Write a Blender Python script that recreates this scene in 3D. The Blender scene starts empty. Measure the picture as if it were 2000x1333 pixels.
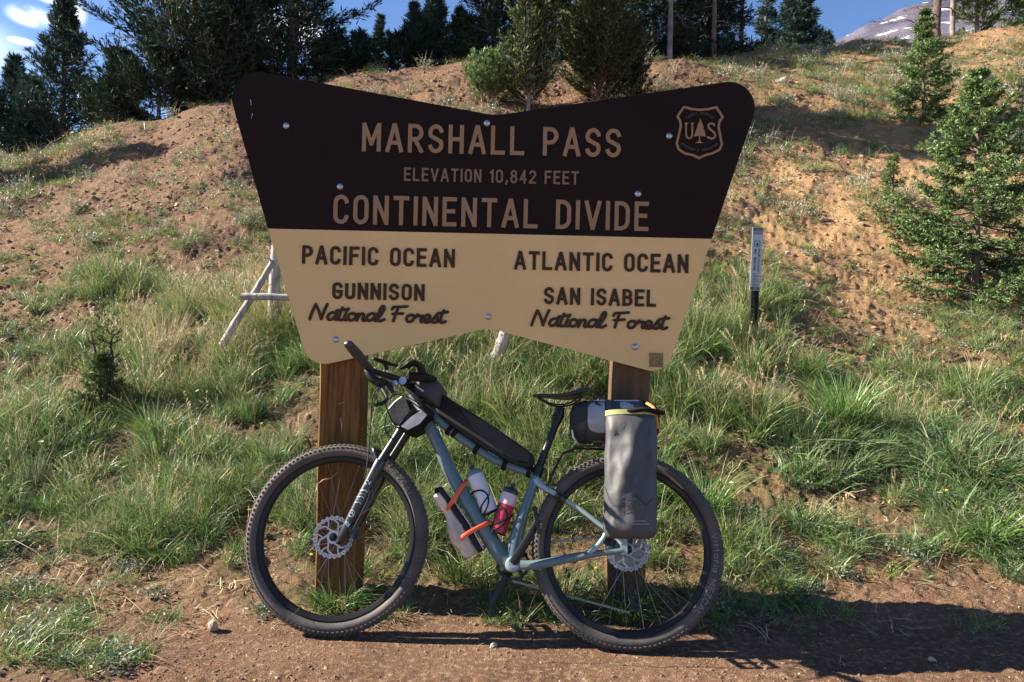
import bpy, math, random
import numpy as np
from mathutils import Vector, Matrix, Euler
S = bpy.context.scene
COL = S.collection
R = math.radians
# ---------------------------------------------------------------- camera, sky, sun, exposure
FPX = 1444.0; RHO = R(1.35); CAMH = 1.164
cd = bpy.data.cameras.new('camera'); cd.sensor_width = 36.0; cd.lens = 36.0*FPX/2000.0
cd.clip_start = 0.05; cd.clip_end = 20000.0
cam = bpy.data.objects.new('camera', cd); COL.objects.link(cam); S.camera = cam
cr, sr = math.cos(RHO), math.sin(RHO)
cam.matrix_world = Matrix(((cr, -sr, 0, 0), (0, 0, -1, 0), (sr, cr, 0, CAMH), (0, 0, 0, 1)))

SUN_EL, SUN_AZ = 31.0, 6.5     # low sun from the left (-X), a little behind the sign (+Y)
SUN_STRENGTH, SKY_STRENGTH, EXPOSURE = 5.0, 0.054, 1.85
se, sa = R(SUN_EL), R(SUN_AZ)
SUNV = Vector((-math.cos(se)*math.cos(sa), math.cos(se)*math.sin(sa), math.sin(se)))
W = bpy.data.worlds.new('World'); S.world = W; W.use_nodes = True
nt = W.node_tree; nt.nodes.clear()
def wn(t, **k):
    n = nt.nodes.new(t)
    for a, b in k.items(): setattr(n, a, b)
    return n
sky = wn('ShaderNodeTexSky', sky_type='NISHITA', sun_disc=False)
sky.sun_elevation = se
sky.sun_rotation = math.atan2(SUNV.x, SUNV.y)
sky.altitude = 3300.0; sky.air_density = 1.0; sky.dust_density = 0.5; sky.ozone_density = 1.0
tc = wn('ShaderNodeTexCoord')
acc = None
def pixdir(px, py):
    a = (px-1000)/FPX; b = (666.5-py)/FPX
    return Vector((a*cr-b*sr, 1.0, b*cr+a*sr)).normalized()
noi = wn('ShaderNodeTexNoise'); noi.inputs['Scale'].default_value = 26; noi.inputs['Detail'].default_value = 7
nt.links.new(tc.outputs['Generated'], noi.inputs['Vector'])
for (px, py, wx, wy) in ((60, 32, 27, 13), (40, 81, 17, 5), (148, 28, 13, 18), (172, 185, 16, 10), (108, 1, 22, 6), (1160, 60, 60, 16), (-300, 40, 170, 50), (2500, -250, 240, 60), (560, 60, 60, 30)):
    c = pixdir(px, py)
    sub = wn('ShaderNodeVectorMath', operation='SUBTRACT'); nt.links.new(tc.outputs['Generated'], sub.inputs[0]); sub.inputs[1].default_value = c
    mul = wn('ShaderNodeVectorMath', operation='MULTIPLY'); nt.links.new(sub.outputs[0], mul.inputs[0])
    mul.inputs[1].default_value = (FPX/wx, FPX/wx, FPX/wy)
    ln = wn('ShaderNodeVectorMath', operation='LENGTH'); nt.links.new(mul.outputs[0], ln.inputs[0])
    m = wn('ShaderNodeMapRange', interpolation_type='SMOOTHSTEP'); m.inputs['From Min'].default_value = 1.5; m.inputs['From Max'].default_value = 0.2
    nt.links.new(ln.outputs['Value'], m.inputs['Value'])
    if acc is None: acc = m.outputs[0]
    else:
        mx = wn('ShaderNodeMath', operation='MAXIMUM'); nt.links.new(acc, mx.inputs[0]); nt.links.new(m.outputs[0], mx.inputs[1]); acc = mx.outputs[0]
nm = wn('ShaderNodeMapRange'); nm.inputs['From Min'].default_value = 0.30; nm.inputs['From Max'].default_value = 0.50
nt.links.new(noi.outputs['Fac'], nm.inputs['Value'])
ml = wn('ShaderNodeMath', operation='MULTIPLY'); nt.links.new(acc, ml.inputs[0]); nt.links.new(nm.outputs[0], ml.inputs[1])
tint = wn('ShaderNodeMix', data_type='RGBA', blend_type='MULTIPLY'); tint.inputs['Factor'].default_value = 1.0
tint.inputs['B'].default_value = (0.92, 1.06, 1.24, 1); nt.links.new(sky.outputs[0], tint.inputs['A'])
mixc = wn('ShaderNodeMix', data_type='RGBA'); nt.links.new(ml.outputs[0], mixc.inputs['Factor'])
nt.links.new(tint.outputs['Result'], mixc.inputs['A']); mixc.inputs['B'].default_value = (11, 11.6, 12.4, 1)
bg = wn('ShaderNodeBackground'); bg.inputs['Strength'].default_value = SKY_STRENGTH
nt.links.new(mixc.outputs['Result'], bg.inputs['Color'])
wo = wn('ShaderNodeOutputWorld'); nt.links.new(bg.outputs[0], wo.inputs['Surface'])
sl = bpy.data.lights.new('sun', 'SUN'); sl.energy = SUN_STRENGTH; sl.angle = R(0.5); sl.color = (1.0, 0.90, 0.76)
so = bpy.data.objects.new('sun', sl); COL.objects.link(so)
so.rotation_euler = SUNV.to_track_quat('Z', 'Y').to_euler(); so.location = (-30, 8, 25)
S.view_settings.view_transform = 'Standard'; S.view_settings.look = 'None'
S.view_settings.exposure = EXPOSURE; S.view_settings.gamma = 1.0; S.view_settings.use_curve_mapping = False
S.render.engine = 'CYCLES'
S.cycles.max_bounces = 4; S.cycles.diffuse_bounces = 2; S.cycles.transparent_max_bounces = 8

# ---------------------------------------------------------------- helpers
def at(px, py, d):
    a = (px-1000)/FPX; b = (666.5-py)/FPX
    return Vector(((a*cr-b*sr)*d, d, CAMH+(b*cr+a*sr)*d))

def mat(name, col, rough=0.7, metal=0.0, noise=0.0, nscale=8.0, bump=0.0, bscale=60.0, col2=None, stretch=(1, 1, 1), island=0.0, trans=0.0, spec=0.5, coat=0.0, detail=5, coords='Object'):
    m = bpy.data.materials.new(name); m.use_nodes = True
    t = m.node_tree; N = t.nodes; L = t.links
    b = N['Principled BSDF']; out = N['Material Output']
    b.inputs['Roughness'].default_value = rough; b.inputs['Metallic'].default_value = metal
    b.inputs['Specular IOR Level'].default_value = spec
    if coat: b.inputs['Coat Weight'].default_value = coat; b.inputs['Coat Roughness'].default_value = 0.12
    c1 = (*col, 1)
    co = N.new('ShaderNodeTexCoord'); mp = N.new('ShaderNodeMapping'); mp.inputs['Scale'].default_value = stretch
    L.new(co.outputs[coords], mp.inputs['Vector'])
    colout = None
    if noise > 0 or col2:
        c2 = (*(col2 if col2 else [max(0, c*(1-noise)) for c in col]), 1)
        n = N.new('ShaderNodeTexNoise'); n.inputs['Scale'].default_value = nscale; n.inputs['Detail'].default_value = detail
        L.new(mp.outputs[0], n.inputs['Vector'])
        r = N.new('ShaderNodeMapRange'); r.inputs['From Min'].default_value = 0.35; r.inputs['From Max'].default_value = 0.65
        L.new(n.outputs['Fac'], r.inputs['Value'])
        x = N.new('ShaderNodeMix'); x.data_type = 'RGBA'; L.new(r.outputs[0], x.inputs['Factor'])
        x.inputs['A'].default_value = c1; x.inputs['B'].default_value = c2; colout = x.outputs['Result']
    if island > 0:
        g = N.new('ShaderNodeNewGeometry'); h = N.new('ShaderNodeHueSaturation')
        r = N.new('ShaderNodeMapRange'); r.inputs['To Min'].default_value = 1-island; r.inputs['To Max'].default_value = 1+island
        L.new(g.outputs['Random Per Island'], r.inputs['Value']); L.new(r.outputs[0], h.inputs['Value'])
        r2 = N.new('ShaderNodeMapRange'); r2.inputs['To Min'].default_value = 0.5-island*0.06; r2.inputs['To Max'].default_value = 0.5+island*0.06
        ob = N.new('ShaderNodeObjectInfo'); L.new(ob.outputs['Random'], r2.inputs['Value']); L.new(r2.outputs[0], h.inputs['Hue'])
        if colout: L.new(colout, h.inputs['Color'])
        else: h.inputs['Color'].default_value = c1
        colout = h.outputs[0]
    if colout: L.new(colout, b.inputs['Base Color'])
    else: b.inputs['Base Color'].default_value = c1
    if bump > 0:
        n = N.new('ShaderNodeTexNoise'); n.inputs['Scale'].default_value = bscale; n.inputs['Detail'].default_value = 6
        L.new(mp.outputs[0], n.inputs['Vector'])
        bm = N.new('ShaderNodeBump'); bm.inputs['Strength'].default_value = bump; bm.inputs['Distance'].default_value = 0.01
        L.new(n.outputs['Fac'], bm.inputs['Height']); L.new(bm.outputs[0], b.inputs['Normal'])
    if trans > 0:
        tr = N.new('ShaderNodeBsdfTranslucent'); mx = N.new('ShaderNodeMixShader'); mx.inputs[0].default_value = trans
        if colout: L.new(colout, tr.inputs['Color'])
        else: tr.inputs['Color'].default_value = c1
        L.new(b.outputs[0], mx.inputs[1]); L.new(tr.outputs[0], mx.inputs[2]); L.new(mx.outputs[0], out.inputs['Surface'])
    return m

def tag(o, label=None, cat=None, group=None, kind=None):
    if label: o['label'] = label
    if cat: o['category'] = cat
    if group: o['group'] = group
    if kind: o['kind'] = kind
    return o
def empty(name, loc=(0, 0, 0), label=None, cat=None, group=None, mw=None):
    o = bpy.data.objects.new(name, None); COL.objects.link(o); o.empty_display_size = 0.1
    if mw is not None: o.matrix_world = mw
    else: o.location = loc
    return tag(o, label, cat, group)

class MB:
    def __init__(s): s.v = []; s.f = []; s.m = []; s.cur = 0
    def add(s, vs, fs, m=None):
        b = len(s.v); s.v += [tuple(p) for p in vs]; s.f += [tuple(i+b for i in f) for f in fs]; s.m += [s.cur if m is None else m]*len(fs)
        return s
    def box(s, c, sz, rot=None, m=None):
        c = Vector(c); M = rot if rot is not None else Matrix.Identity(3)
        vs = [c + M @ Vector((x*sz[0]/2, y*sz[1]/2, z*sz[2]/2)) for x in (-1, 1) for y in (-1, 1) for z in (-1, 1)]
        return s.add(vs, [(0, 1, 3, 2), (4, 6, 7, 5), (0, 4, 5, 1), (2, 3, 7, 6), (0, 2, 6, 4), (1, 5, 7, 3)], m)
    def tube(s, pts, rad, seg=12, ref=(0, 1, 0), cap=True, m=None, power=1.0):
        """sweep; rad is a number, a list, or a list of (in-plane, along-ref) pairs"""
        pts = [Vector(p) for p in pts]; n = len(pts)
        if not isinstance(rad, (list, tuple)): rad = [rad]*n
        vs = []; fs = []; ref = Vector(ref)
        pb = None
        for i, p in enumerate(pts):
            t = (pts[min(i+1, n-1)]-pts[max(i-1, 0)])
            if t.length < 1e-9: t = Vector((0, 0, 1))
            t.normalize()
            b = (ref - t*ref.dot(t))
            if b.length < 1e-3: b = pb if pb is not None else t.orthogonal()
            b = b.normalized(); pb = b; a = t.cross(b).normalized()
            r = rad[i]; ra, rb = (r if isinstance(r, (tuple, list)) else (r, r))
            for k in range(seg):
                th = 2*math.pi*k/seg; c0 = math.cos(th); s0 = math.sin(th)
                if power != 1.0:
                    c0 = math.copysign(abs(c0)**power, c0); s0 = math.copysign(abs(s0)**power, s0)
                vs.append(p + a*(c0*ra) + b*(s0*rb))
        for i in range(n-1):
            for k in range(seg):
                k2 = (k+1) % seg
                fs.append((i*seg+k, i*seg+k2, (i+1)*seg+k2, (i+1)*seg+k))
        if cap:
            fs.append(tuple(range(seg-1, -1, -1))); fs.append(tuple((n-1)*seg+k for k in range(seg)))
        return s.add(vs, fs, m)
    def prism(s, poly, y0, y1, m=None, axis='y'):
        """poly of (x,z), extruded between y0 and y1"""
        n = len(poly)
        f = (lambda p, y: (p[0], y, p[1])) if axis == 'y' else (lambda p, y: (p[0], p[1], y))
        vs = [f(p, y0) for p in poly] + [f(p, y1) for p in poly]
        fs = [tuple(range(n)), tuple(range(2*n-1, n-1, -1))] + [(i, (i+n), ((i+1) % n)+n, (i+1) % n) for i in range(n)]
        return s.add(vs, fs, m)
    def lathe(s, c, axis, prof, seg=24, m=None, cap=True):
        """prof: list of (t along axis, radius)"""
        ax = Vector(axis).normalized(); a = ax.orthogonal().normalized(); b = ax.cross(a); c = Vector(c)
        vs = []; fs = []; n = len(prof)
        for (t, r) in prof:
            for k in range(seg):
                th = 2*math.pi*k/seg; vs.append(c + ax*t + a*(r*math.cos(th)) + b*(r*math.sin(th)))
        for i in range(n-1):
            for k in range(seg):
                k2 = (k+1) % seg; fs.append((i*seg+k, i*seg+k2, (i+1)*seg+k2, (i+1)*seg+k))
        if cap: fs.append(tuple(range(seg-1, -1, -1))); fs.append(tuple((n-1)*seg+k for k in range(seg)))
        return s.add(vs, fs, m)
    def ribbon(s, pts, w, y0, y1, m=None, closed=False, ramp=0.0):
        """flat strip of constant width round 2-D points (x,z), extruded y0..y1"""
        P = [Vector((p[0], p[1])) for p in pts]; n = len(P)
        Lf = []; Rt = []
        for i in range(n):
            if closed: a = P[(i-1) % n]; b = P[(i+1) % n]
            else: a = P[max(i-1, 0)]; b = P[min(i+1, n-1)]
            d1 = (P[i]-a); d2 = (b-P[i])
            if d1.length < 1e-9: d1 = d2
            if d2.length < 1e-9: d2 = d1
            d1 = d1.normalized(); d2 = d2.normalized(); t = (d1+d2)
            t = t.normalized() if t.length > 1e-6 else d1
            nn = Vector((-t.y, t.x)); k = 1.0/max(0.5, nn.dot(Vector((-d1.y, d1.x))))
            Lf.append(P[i]+nn*(w/2*k)); Rt.append(P[i]-nn*(w/2*k))
        vs = []
        for i in range(n):
            yf = y0-ramp*i
            vs += [(Lf[i].x, yf, Lf[i].y), (Rt[i].x, yf, Rt[i].y), (Lf[i].x, y1, Lf[i].y), (Rt[i].x, y1, Rt[i].y)]
        fs = []
        for i in range(n if closed else n-1):
            a = i*4; b = ((i+1) % n)*4
            fs += [(a, a+1, b+1, b), (a+2, b+2, b+3, a+3), (a, b, b+2, a+2), (a+1, a+3, b+3, b+1)]
        if not closed: fs += [(0, 2, 3, 1), ((n-1)*4, (n-1)*4+1, (n-1)*4+3, (n-1)*4+2)]
        return s.add(vs, fs, m)
    def build(s, name, mats, parent=None, smooth=False, origin=None, angle=None):
        me = bpy.data.meshes.new(name)
        vs = s.v
        if origin is not None: vs = [(v[0]-origin[0], v[1]-origin[1], v[2]-origin[2]) for v in vs]
        me.from_pydata(vs, [], s.f)
        if not isinstance(mats, (list, tuple)): mats = [mats]
        for m in mats: me.materials.append(m)
        if len(mats) > 1: me.polygons.foreach_set('material_index', s.m)
        if smooth: me.polygons.foreach_set('use_smooth', [True]*len(me.polygons))
        me.update()
        if smooth and angle: me.set_sharp_from_angle(angle=R(angle))
        o = bpy.data.objects.new(name, me); COL.objects.link(o)
        if parent: o.parent = parent
        if origin is not None: o.location = origin
        return o
def npmesh(name, V, F, mats, parent=None, smooth=False, midx=None, colattr=None):
    """V (n,3), F (k,3 or 4) numpy arrays"""
    me = bpy.data.meshes.new(name); V = np.asarray(V, np.float32); F = np.asarray(F, np.int32)
    nv, nf, k = len(V), len(F), F.shape[1]
    me.vertices.add(nv); me.vertices.foreach_set('co', V.ravel())
    me.loops.add(nf*k); me.loops.foreach_set('vertex_index', F.ravel())
    me.polygons.add(nf); me.polygons.foreach_set('loop_start', np.arange(nf, dtype=np.int32)*k)
    me.polygons.foreach_set('loop_total', np.full(nf, k, np.int32))
    if not isinstance(mats, (list, tuple)): mats = [mats]
    for m in mats: me.materials.append(m)
    if midx is not None: me.polygons.foreach_set('material_index', np.asarray(midx, np.int32))
    if smooth: me.polygons.foreach_set('use_smooth', np.ones(nf, bool))
    if colattr:
        for nme, arr in colattr.items():
            a = me.attributes.new(nme, 'FLOAT', 'POINT'); a.data.foreach_set('value', np.asarray(arr, np.float32))
    me.update(calc_edges=True); me.validate()
    o = bpy.data.objects.new(name, me); COL.objects.link(o)
    if parent: o.parent = parent
    return o
def smoothpts(P, n=6, closed=False):
    P = [np.array(p, float) for p in P]; out = []; N = len(P)
    rng = range(N if closed else N-1)
    for i in rng:
        if closed: p0, p1, p2, p3 = P[(i-1) % N], P[i], P[(i+1) % N], P[(i+2) % N]
        else: p0 = P[max(i-1, 0)]; p1 = P[i]; p2 = P[i+1]; p3 = P[min(i+2, N-1)]
        for k in range(n):
            t = k/n
            out.append(tuple(0.5*((2*p1)+(-p0+p2)*t+(2*p0-5*p1+4*p2-p3)*t*t+(-p0+3*p1-3*p2+p3)*t**3)))
    if not closed: out.append(tuple(P[-1]))
    return out
def fillet(poly, rads, n=8):
    out = []; N = len(poly)
    for i in range(N):
        p = Vector(poly[i]); a = Vector(poly[i-1])-p; b = Vector(poly[(i+1) % N])-p; r = rads[i]
        if r <= 0: out.append(tuple(p)); continue
        ua = a.normalized(); ub = b.normalized(); ang = ua.angle(ub); d = r/math.tan(ang/2)
        p1 = p+ua*d; p2 = p+ub*d
        bis = (ua+ub).normalized(); c = p+bis*(r/math.sin(ang/2))
        a1 = math.atan2(p1.y-c.y, p1.x-c.x); a2 = math.atan2(p2.y-c.y, p2.x-c.x)
        da = (a2-a1+math.pi) % (2*math.pi)-math.pi
        for k in range(n+1):
            t = a1+da*k/n; out.append((c.x+r*math.cos(t), c.y+r*math.sin(t)))
    return out
# value noise in numpy
def _hash(ix, iy, seed):
    h = (ix*374761393 + iy*668265263 + seed*1442695041) & 0xffffffff
    h = ((h ^ (h >> 13))*1274126177) & 0xffffffff
    return ((h ^ (h >> 16)) & 0xffff)/65535.0
def vnoise(x, y, seed=0):
    ix = np.floor(x).astype(np.int64); iy = np.floor(y).astype(np.int64); fx = x-ix; fy = y-iy
    fx = fx*fx*(3-2*fx); fy = fy*fy*(3-2*fy)
    a = _hash(ix, iy, seed); b = _hash(ix+1, iy, seed); c = _hash(ix, iy+1, seed); d = _hash(ix+1, iy+1, seed)
    return (a*(1-fx)+b*fx)*(1-fy)+(c*(1-fx)+d*fx)*fy - 0.5
def fbm(x, y, seed=0, oct=4, gain=0.5):
    s = 0; a = 1.0
    for k in range(oct):
        c, s0 = math.cos(0.7*k), math.sin(0.7*k); u = (x*c-y*s0)*2**k; v = (x*s0+y*c)*2**k
        s = s+a*vnoise(u, v, seed+k*17); a *= gain
    return s
# ---------------------------------------------------------------- the ground
PC = np.array([-600, 0, 250, 450, 700, 1000, 1300, 1500, 1750, 2000, 2600], float)   # columns of the profile table (pixel columns = bearings)
PD = np.array([3.0, 3.4, 4.0, 5.0, 5.9, 7.0, 8.5, 10.5, 13.0, 16.0], float)          # distances
PZ = np.array([
 [0, .04, .18, .48, .80, 1.25, 1.95, 2.75, 3.7, 3.9],
 [0, .05, .20, .52, .86, 1.35, 2.10, 2.95, 3.95, 4.95],
 [0, .06, .22, .56, .92, 1.45, 2.30, 3.40, 4.80, 5.35],
 [0, .08, .27, .66, 1.05, 1.62, 2.55, 3.80, 5.25, 5.75],
 [0, .10, .33, .76, 1.17, 1.78, 2.80, 4.20, 5.95, 6.35],
 [0, .12, .36, .80, 1.22, 1.83, 2.88, 4.35, 6.15, 6.60],
 [.02, .13, .36, .80, 1.22, 1.83, 2.85, 4.30, 6.10, 7.10],
 [.03, .14, .34, .77, 1.20, 1.78, 2.75, 4.15, 6.00, 7.60],
 [.03, .14, .31, .72, 1.15, 1.72, 2.70, 4.15, 6.05, 7.95],
 [.03, .13, .29, .68, 1.10, 1.68, 2.68, 4.20, 6.20, 8.25],
 [0, .08, .28, .68, 1.10, 1.68, 2.68, 4.20, 6.30, 8.50]])
def base_h(x, y):
    x = np.asarray(x, float); y = np.asarray(y, float)
    c = 1000+FPX*x/np.maximum(y, 2.8); c = np.clip(c, PC[0], PC[-1])
    i = np.clip(np.searchsorted(PC, c)-1, 0, len(PC)-2); t = (c-PC[i])/(PC[i+1]-PC[i]); t = t*t*(3-2*t)
    yd = np.clip(y, PD[0], PD[-1])
    j = np.clip(np.searchsorted(PD, yd)-1, 0, len(PD)-2); s = (yd-PD[j])/(PD[j+1]-PD[j])
    z0 = PZ[i, j]*(1-s)+PZ[i, j+1]*s; z1 = PZ[i+1, j]*(1-s)+PZ[i+1, j+1]*s
    z = z0*(1-t)+z1*t
    far = np.clip(y-16, 0, 60); z = z + far*0.03 - np.clip(y-76, 0, 300)*0.012
    r = np.hypot(x, y); k = np.clip((r-60)/400, 0, 1); z = z*(1-k)
    return z
def soft_h(x, y):
    y = np.asarray(y, float)
    w = np.clip((y-3)*0.12, 0.0, 0.5)
    return 0.25*base_h(x, y-w)+0.5*base_h(x, y)+0.25*base_h(x, y+w)
def terr(x, y, micro=True):
    x = np.asarray(x, float); y = np.asarray(y, float)
    z = soft_h(x, y)
    bank = np.clip((y-3.0)/1.2, 0, 1)
    road = 1-bank
    z = z + bank*(0.14*fbm(x*0.7, y*0.7, 3, 3) + 0.05*fbm(x*2.3, y*2.3, 5, 3))*np.clip(y/6, .4, 1.6)
    # small gullies running down the cut slope on the right
    g = np.clip((y-6)/3, 0, 1)*np.clip((x-1.5)/2, 0, 1)
    z = z + g*0.15*fbm(x*1.1+y*0.5, y*0.22, 11, 3)
    g2 = np.clip((y-6)/3, 0, 1)*np.clip((-x-1.0)/2, 0, 1)
    z = z + g2*0.10*fbm(x*1.0-y*0.4, y*0.5, 12, 3)
    z = z + road*0.022*fbm(x*1.6, y*1.6, 7, 3)
    if micro:
        z = z + (0.012*road+0.022*bank)*fbm(x*9, y*9, 21, 3, .6) + (0.011*road+0.030*bank)*fbm(x*27, y*27, 25, 3, .6)
    # keep the tyres' contact strip level
    flat = np.exp(-((y-2.82)/0.28)**2)*np.exp(-(np.clip(np.abs(x)-0.9, 0, 9)/0.5)**2)
    return z*(1-0.85*flat)
def hit(px, py, dmin=2.4, dmax=60):
    """where the view ray through a pixel meets the ground"""
    a = (px-1000)/FPX; b = (666.5-py)/FPX; rx = a*cr-b*sr; rz = b*cr+a*sr
    d = np.geomspace(dmin, dmax, 2400)
    h = terr(rx*d, d, False); z = CAMH+rz*d
    k = np.argmax(z < h)
    if z[k] >= h[k]: k = len(d)-1
    return Vector((rx*d[k], d[k], float(terr(rx*d[k], d[k]))))
def topix(x, y, z):
    u = x/y; w = (z-CAMH)/y
    a = u*cr+w*sr; b = -u*sr+w*cr
    return 1000+FPX*a, 666.5-FPX*b
# cover maps laid out on the 100-pixel grid the ground was surveyed with: rows y=50,150.., columns x=50,150..
TALL = """
00000000000000000000
00000000000000122222
52000000000000333334
10000000000000210012
01111000000000000000
03566655555555510001
24678888888889941112
67787888888889973345
77665688888888985566
54455567777888874577
23567778888888776677
10234555666655210000
00000000000000000000
00000000000000000000"""
SHORT = """
55555555555555566666
65555552222233777878
98522222222222774467
54333222222222211123
44455544444444321233
34666666666666522345
45777777777777745678
56777777777777777788
66655777777777775777
54455577777777777788
34555577777777777788
45555666666665321111
65310000000000000000
74000000000000000000"""
TAN = """
00000000000000223456
00000000000000234677
11000000000000355788
21100000000000598899
21100000000000888877
21111000000000776655
11111000000000665544
11111000000000554444
11111100000000444444
11111111111111444444
22222222222222333333
22222222222222222222
21111111111111111111
11111111111111111111"""
def grid(s): return np.array([[int(c) for c in r] for r in s.split()], float)/9.0
GT, GS, GN = grid(TALL), grid(SHORT), grid(TAN)
def look(G, px, py):
    c = np.clip(px/100-0.5, 0, 18.999); r = np.clip(py/100-0.5, 0, 12.999)
    i = c.astype(int); j = r.astype(int); u = c-i; v = r-j
    return (G[j, i]*(1-u)+G[j, i+1]*u)*(1-v)+(G[j+1, i]*(1-u)+G[j+1, i+1]*u)*v

ang = np.concatenate([np.linspace(-180, -60, 40, endpoint=False), np.linspace(-60, -38, 40, endpoint=False), np.linspace(-38, 38, 640, endpoint=False),
                      np.linspace(38, 60, 40, endpoint=False), np.linspace(60, 180, 40, endpoint=False)])
rr = np.concatenate([np.linspace(0.02, 2.2, 20, endpoint=False), np.geomspace(2.2, 4.2, 170, endpoint=False), np.geomspace(4.2, 18, 330, endpoint=False), np.geomspace(18, 60, 40, endpoint=False), np.geomspace(60, 9000, 30)])
A, RR = np.meshgrid(np.radians(ang), rr)
GX = RR*np.sin(A); GY = RR*np.cos(A); GZ = terr(GX, GY)
nr, na = GX.shape
idx = np.arange(nr*na).reshape(nr, na)
F = np.stack([idx[:-1, :], np.roll(idx, -1, 1)[:-1, :], np.roll(idx, -1, 1)[1:, :], idx[1:, :]], -1).reshape(-1, 4)
ys = np.maximum(GY.ravel(), 0.5); PX, PY = topix(GX.ravel(), ys, GZ.ravel())
front = GY.ravel() > 2.0
tan = np.where(front, look(GN, PX, PY), 0.45); grn = np.where(front, look(GS, PX, PY)*0.5+look(GT, PX, PY)*0.5, 0.0)
trailmat = bpy.data.materials.new('soil'); trailmat.use_nodes = True
t = trailmat.node_tree; N = t.nodes; L = t.links; B = N['Principled BSDF']; B.inputs['Roughness'].default_value = 0.95; B.inputs['Specular IOR Level'].default_value = 0.15
def nd(ty, **k):
    n = N.new(ty)
    for a_, b_ in k.items(): setattr(n, a_, b_)
    return n
co = nd('ShaderNodeTexCoord')
def noise(sc, det=6, rough=.6, off=0):
    n = nd('ShaderNodeTexNoise'); n.inputs['Scale'].default_value = sc; n.inputs['Detail'].default_value = det; n.inputs['Roughness'].default_value = rough
    mp = nd('ShaderNodeMapping'); mp.inputs['Location'].default_value = (off, off*2, off*3); L.new(co.outputs['Object'], mp.inputs[0]); L.new(mp.outputs[0], n.inputs['Vector']); return n.outputs['Fac']
def rng(v, a_, b_, c=0, d=1):
    n = nd('ShaderNodeMapRange'); L.new(v, n.inputs['Value']); n.inputs[1].default_value = a_; n.inputs[2].default_value = b_; n.inputs[3].default_value = c; n.inputs[4].default_value = d; return n.outputs[0]
def mixc_(f, a_, b_, bt='MIX'):
    n = nd('ShaderNodeMix', data_type='RGBA', blend_type=bt)
    (L.new(f, n.inputs['Factor']) if not isinstance(f, float) else setattr(n.inputs['Factor'], 'default_value', f))
    for k, v in (('A', a_), ('B', b_)):
        if isinstance(v, tuple): n.inputs[k].default_value = (*v, 1)
        else: L.new(v, n.inputs[k])
    return n.outputs['Result']
at_t = nd('ShaderNodeAttribute', attribute_name='tan'); at_g = nd('ShaderNodeAttribute', attribute_name='green')
brown = mixc_(rng(noise(3.0), .35, .65), (0.24, 0.135, 0.084), (0.145, 0.079, 0.049))
tanc = mixc_(rng(noise(2.2, off=3), .35, .65), (0.58, 0.36, 0.17), (0.41, 0.24, 0.125))
c = mixc_(rng(at_t.outputs['Fac'], .05, .95), brown, tanc)
c = mixc_(rng(noise(38, off=5), .5, .72, 0, .7), c, (0.55, 0.40, 0.28))          # paler grit
c = mixc_(rng(noise(60, off=9), .56, .75, 0, .75), c, (0.09, 0.052, 0.034))       # dark crumbs
mg = nd('ShaderNodeMath', operation='MULTIPLY'); L.new(at_g.outputs['Fac'], mg.inputs[0]); L.new(rng(noise(7, off=2), .35, .6, .2, 1), mg.inputs[1])
c = mixc_(rng(mg.outputs[0], .1, .8, 0, .8), c, (0.10, 0.11, 0.042))            # moss, litter and low herbs
L.new(c, B.inputs['Base Color'])
add = nd('ShaderNodeMath', operation='ADD'); L.new(noise(34, 10, .72), add.inputs[0]); L.new(noise(120, 6, .7, 4), add.inputs[1])
bm = nd('ShaderNodeBump'); bm.inputs['Strength'].default_value = 1.0; bm.inputs['Distance'].default_value = 0.04; L.new(add.outputs[0], bm.inputs['Height']); L.new(bm.outputs[0], B.inputs['Normal'])
ground = npmesh('ground', np.stack([GX.ravel(), GY.ravel(), GZ.ravel()], -1), F, trailmat, smooth=True, colattr={'tan': tan, 'green': grn})
tag(ground, kind='structure')

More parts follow.
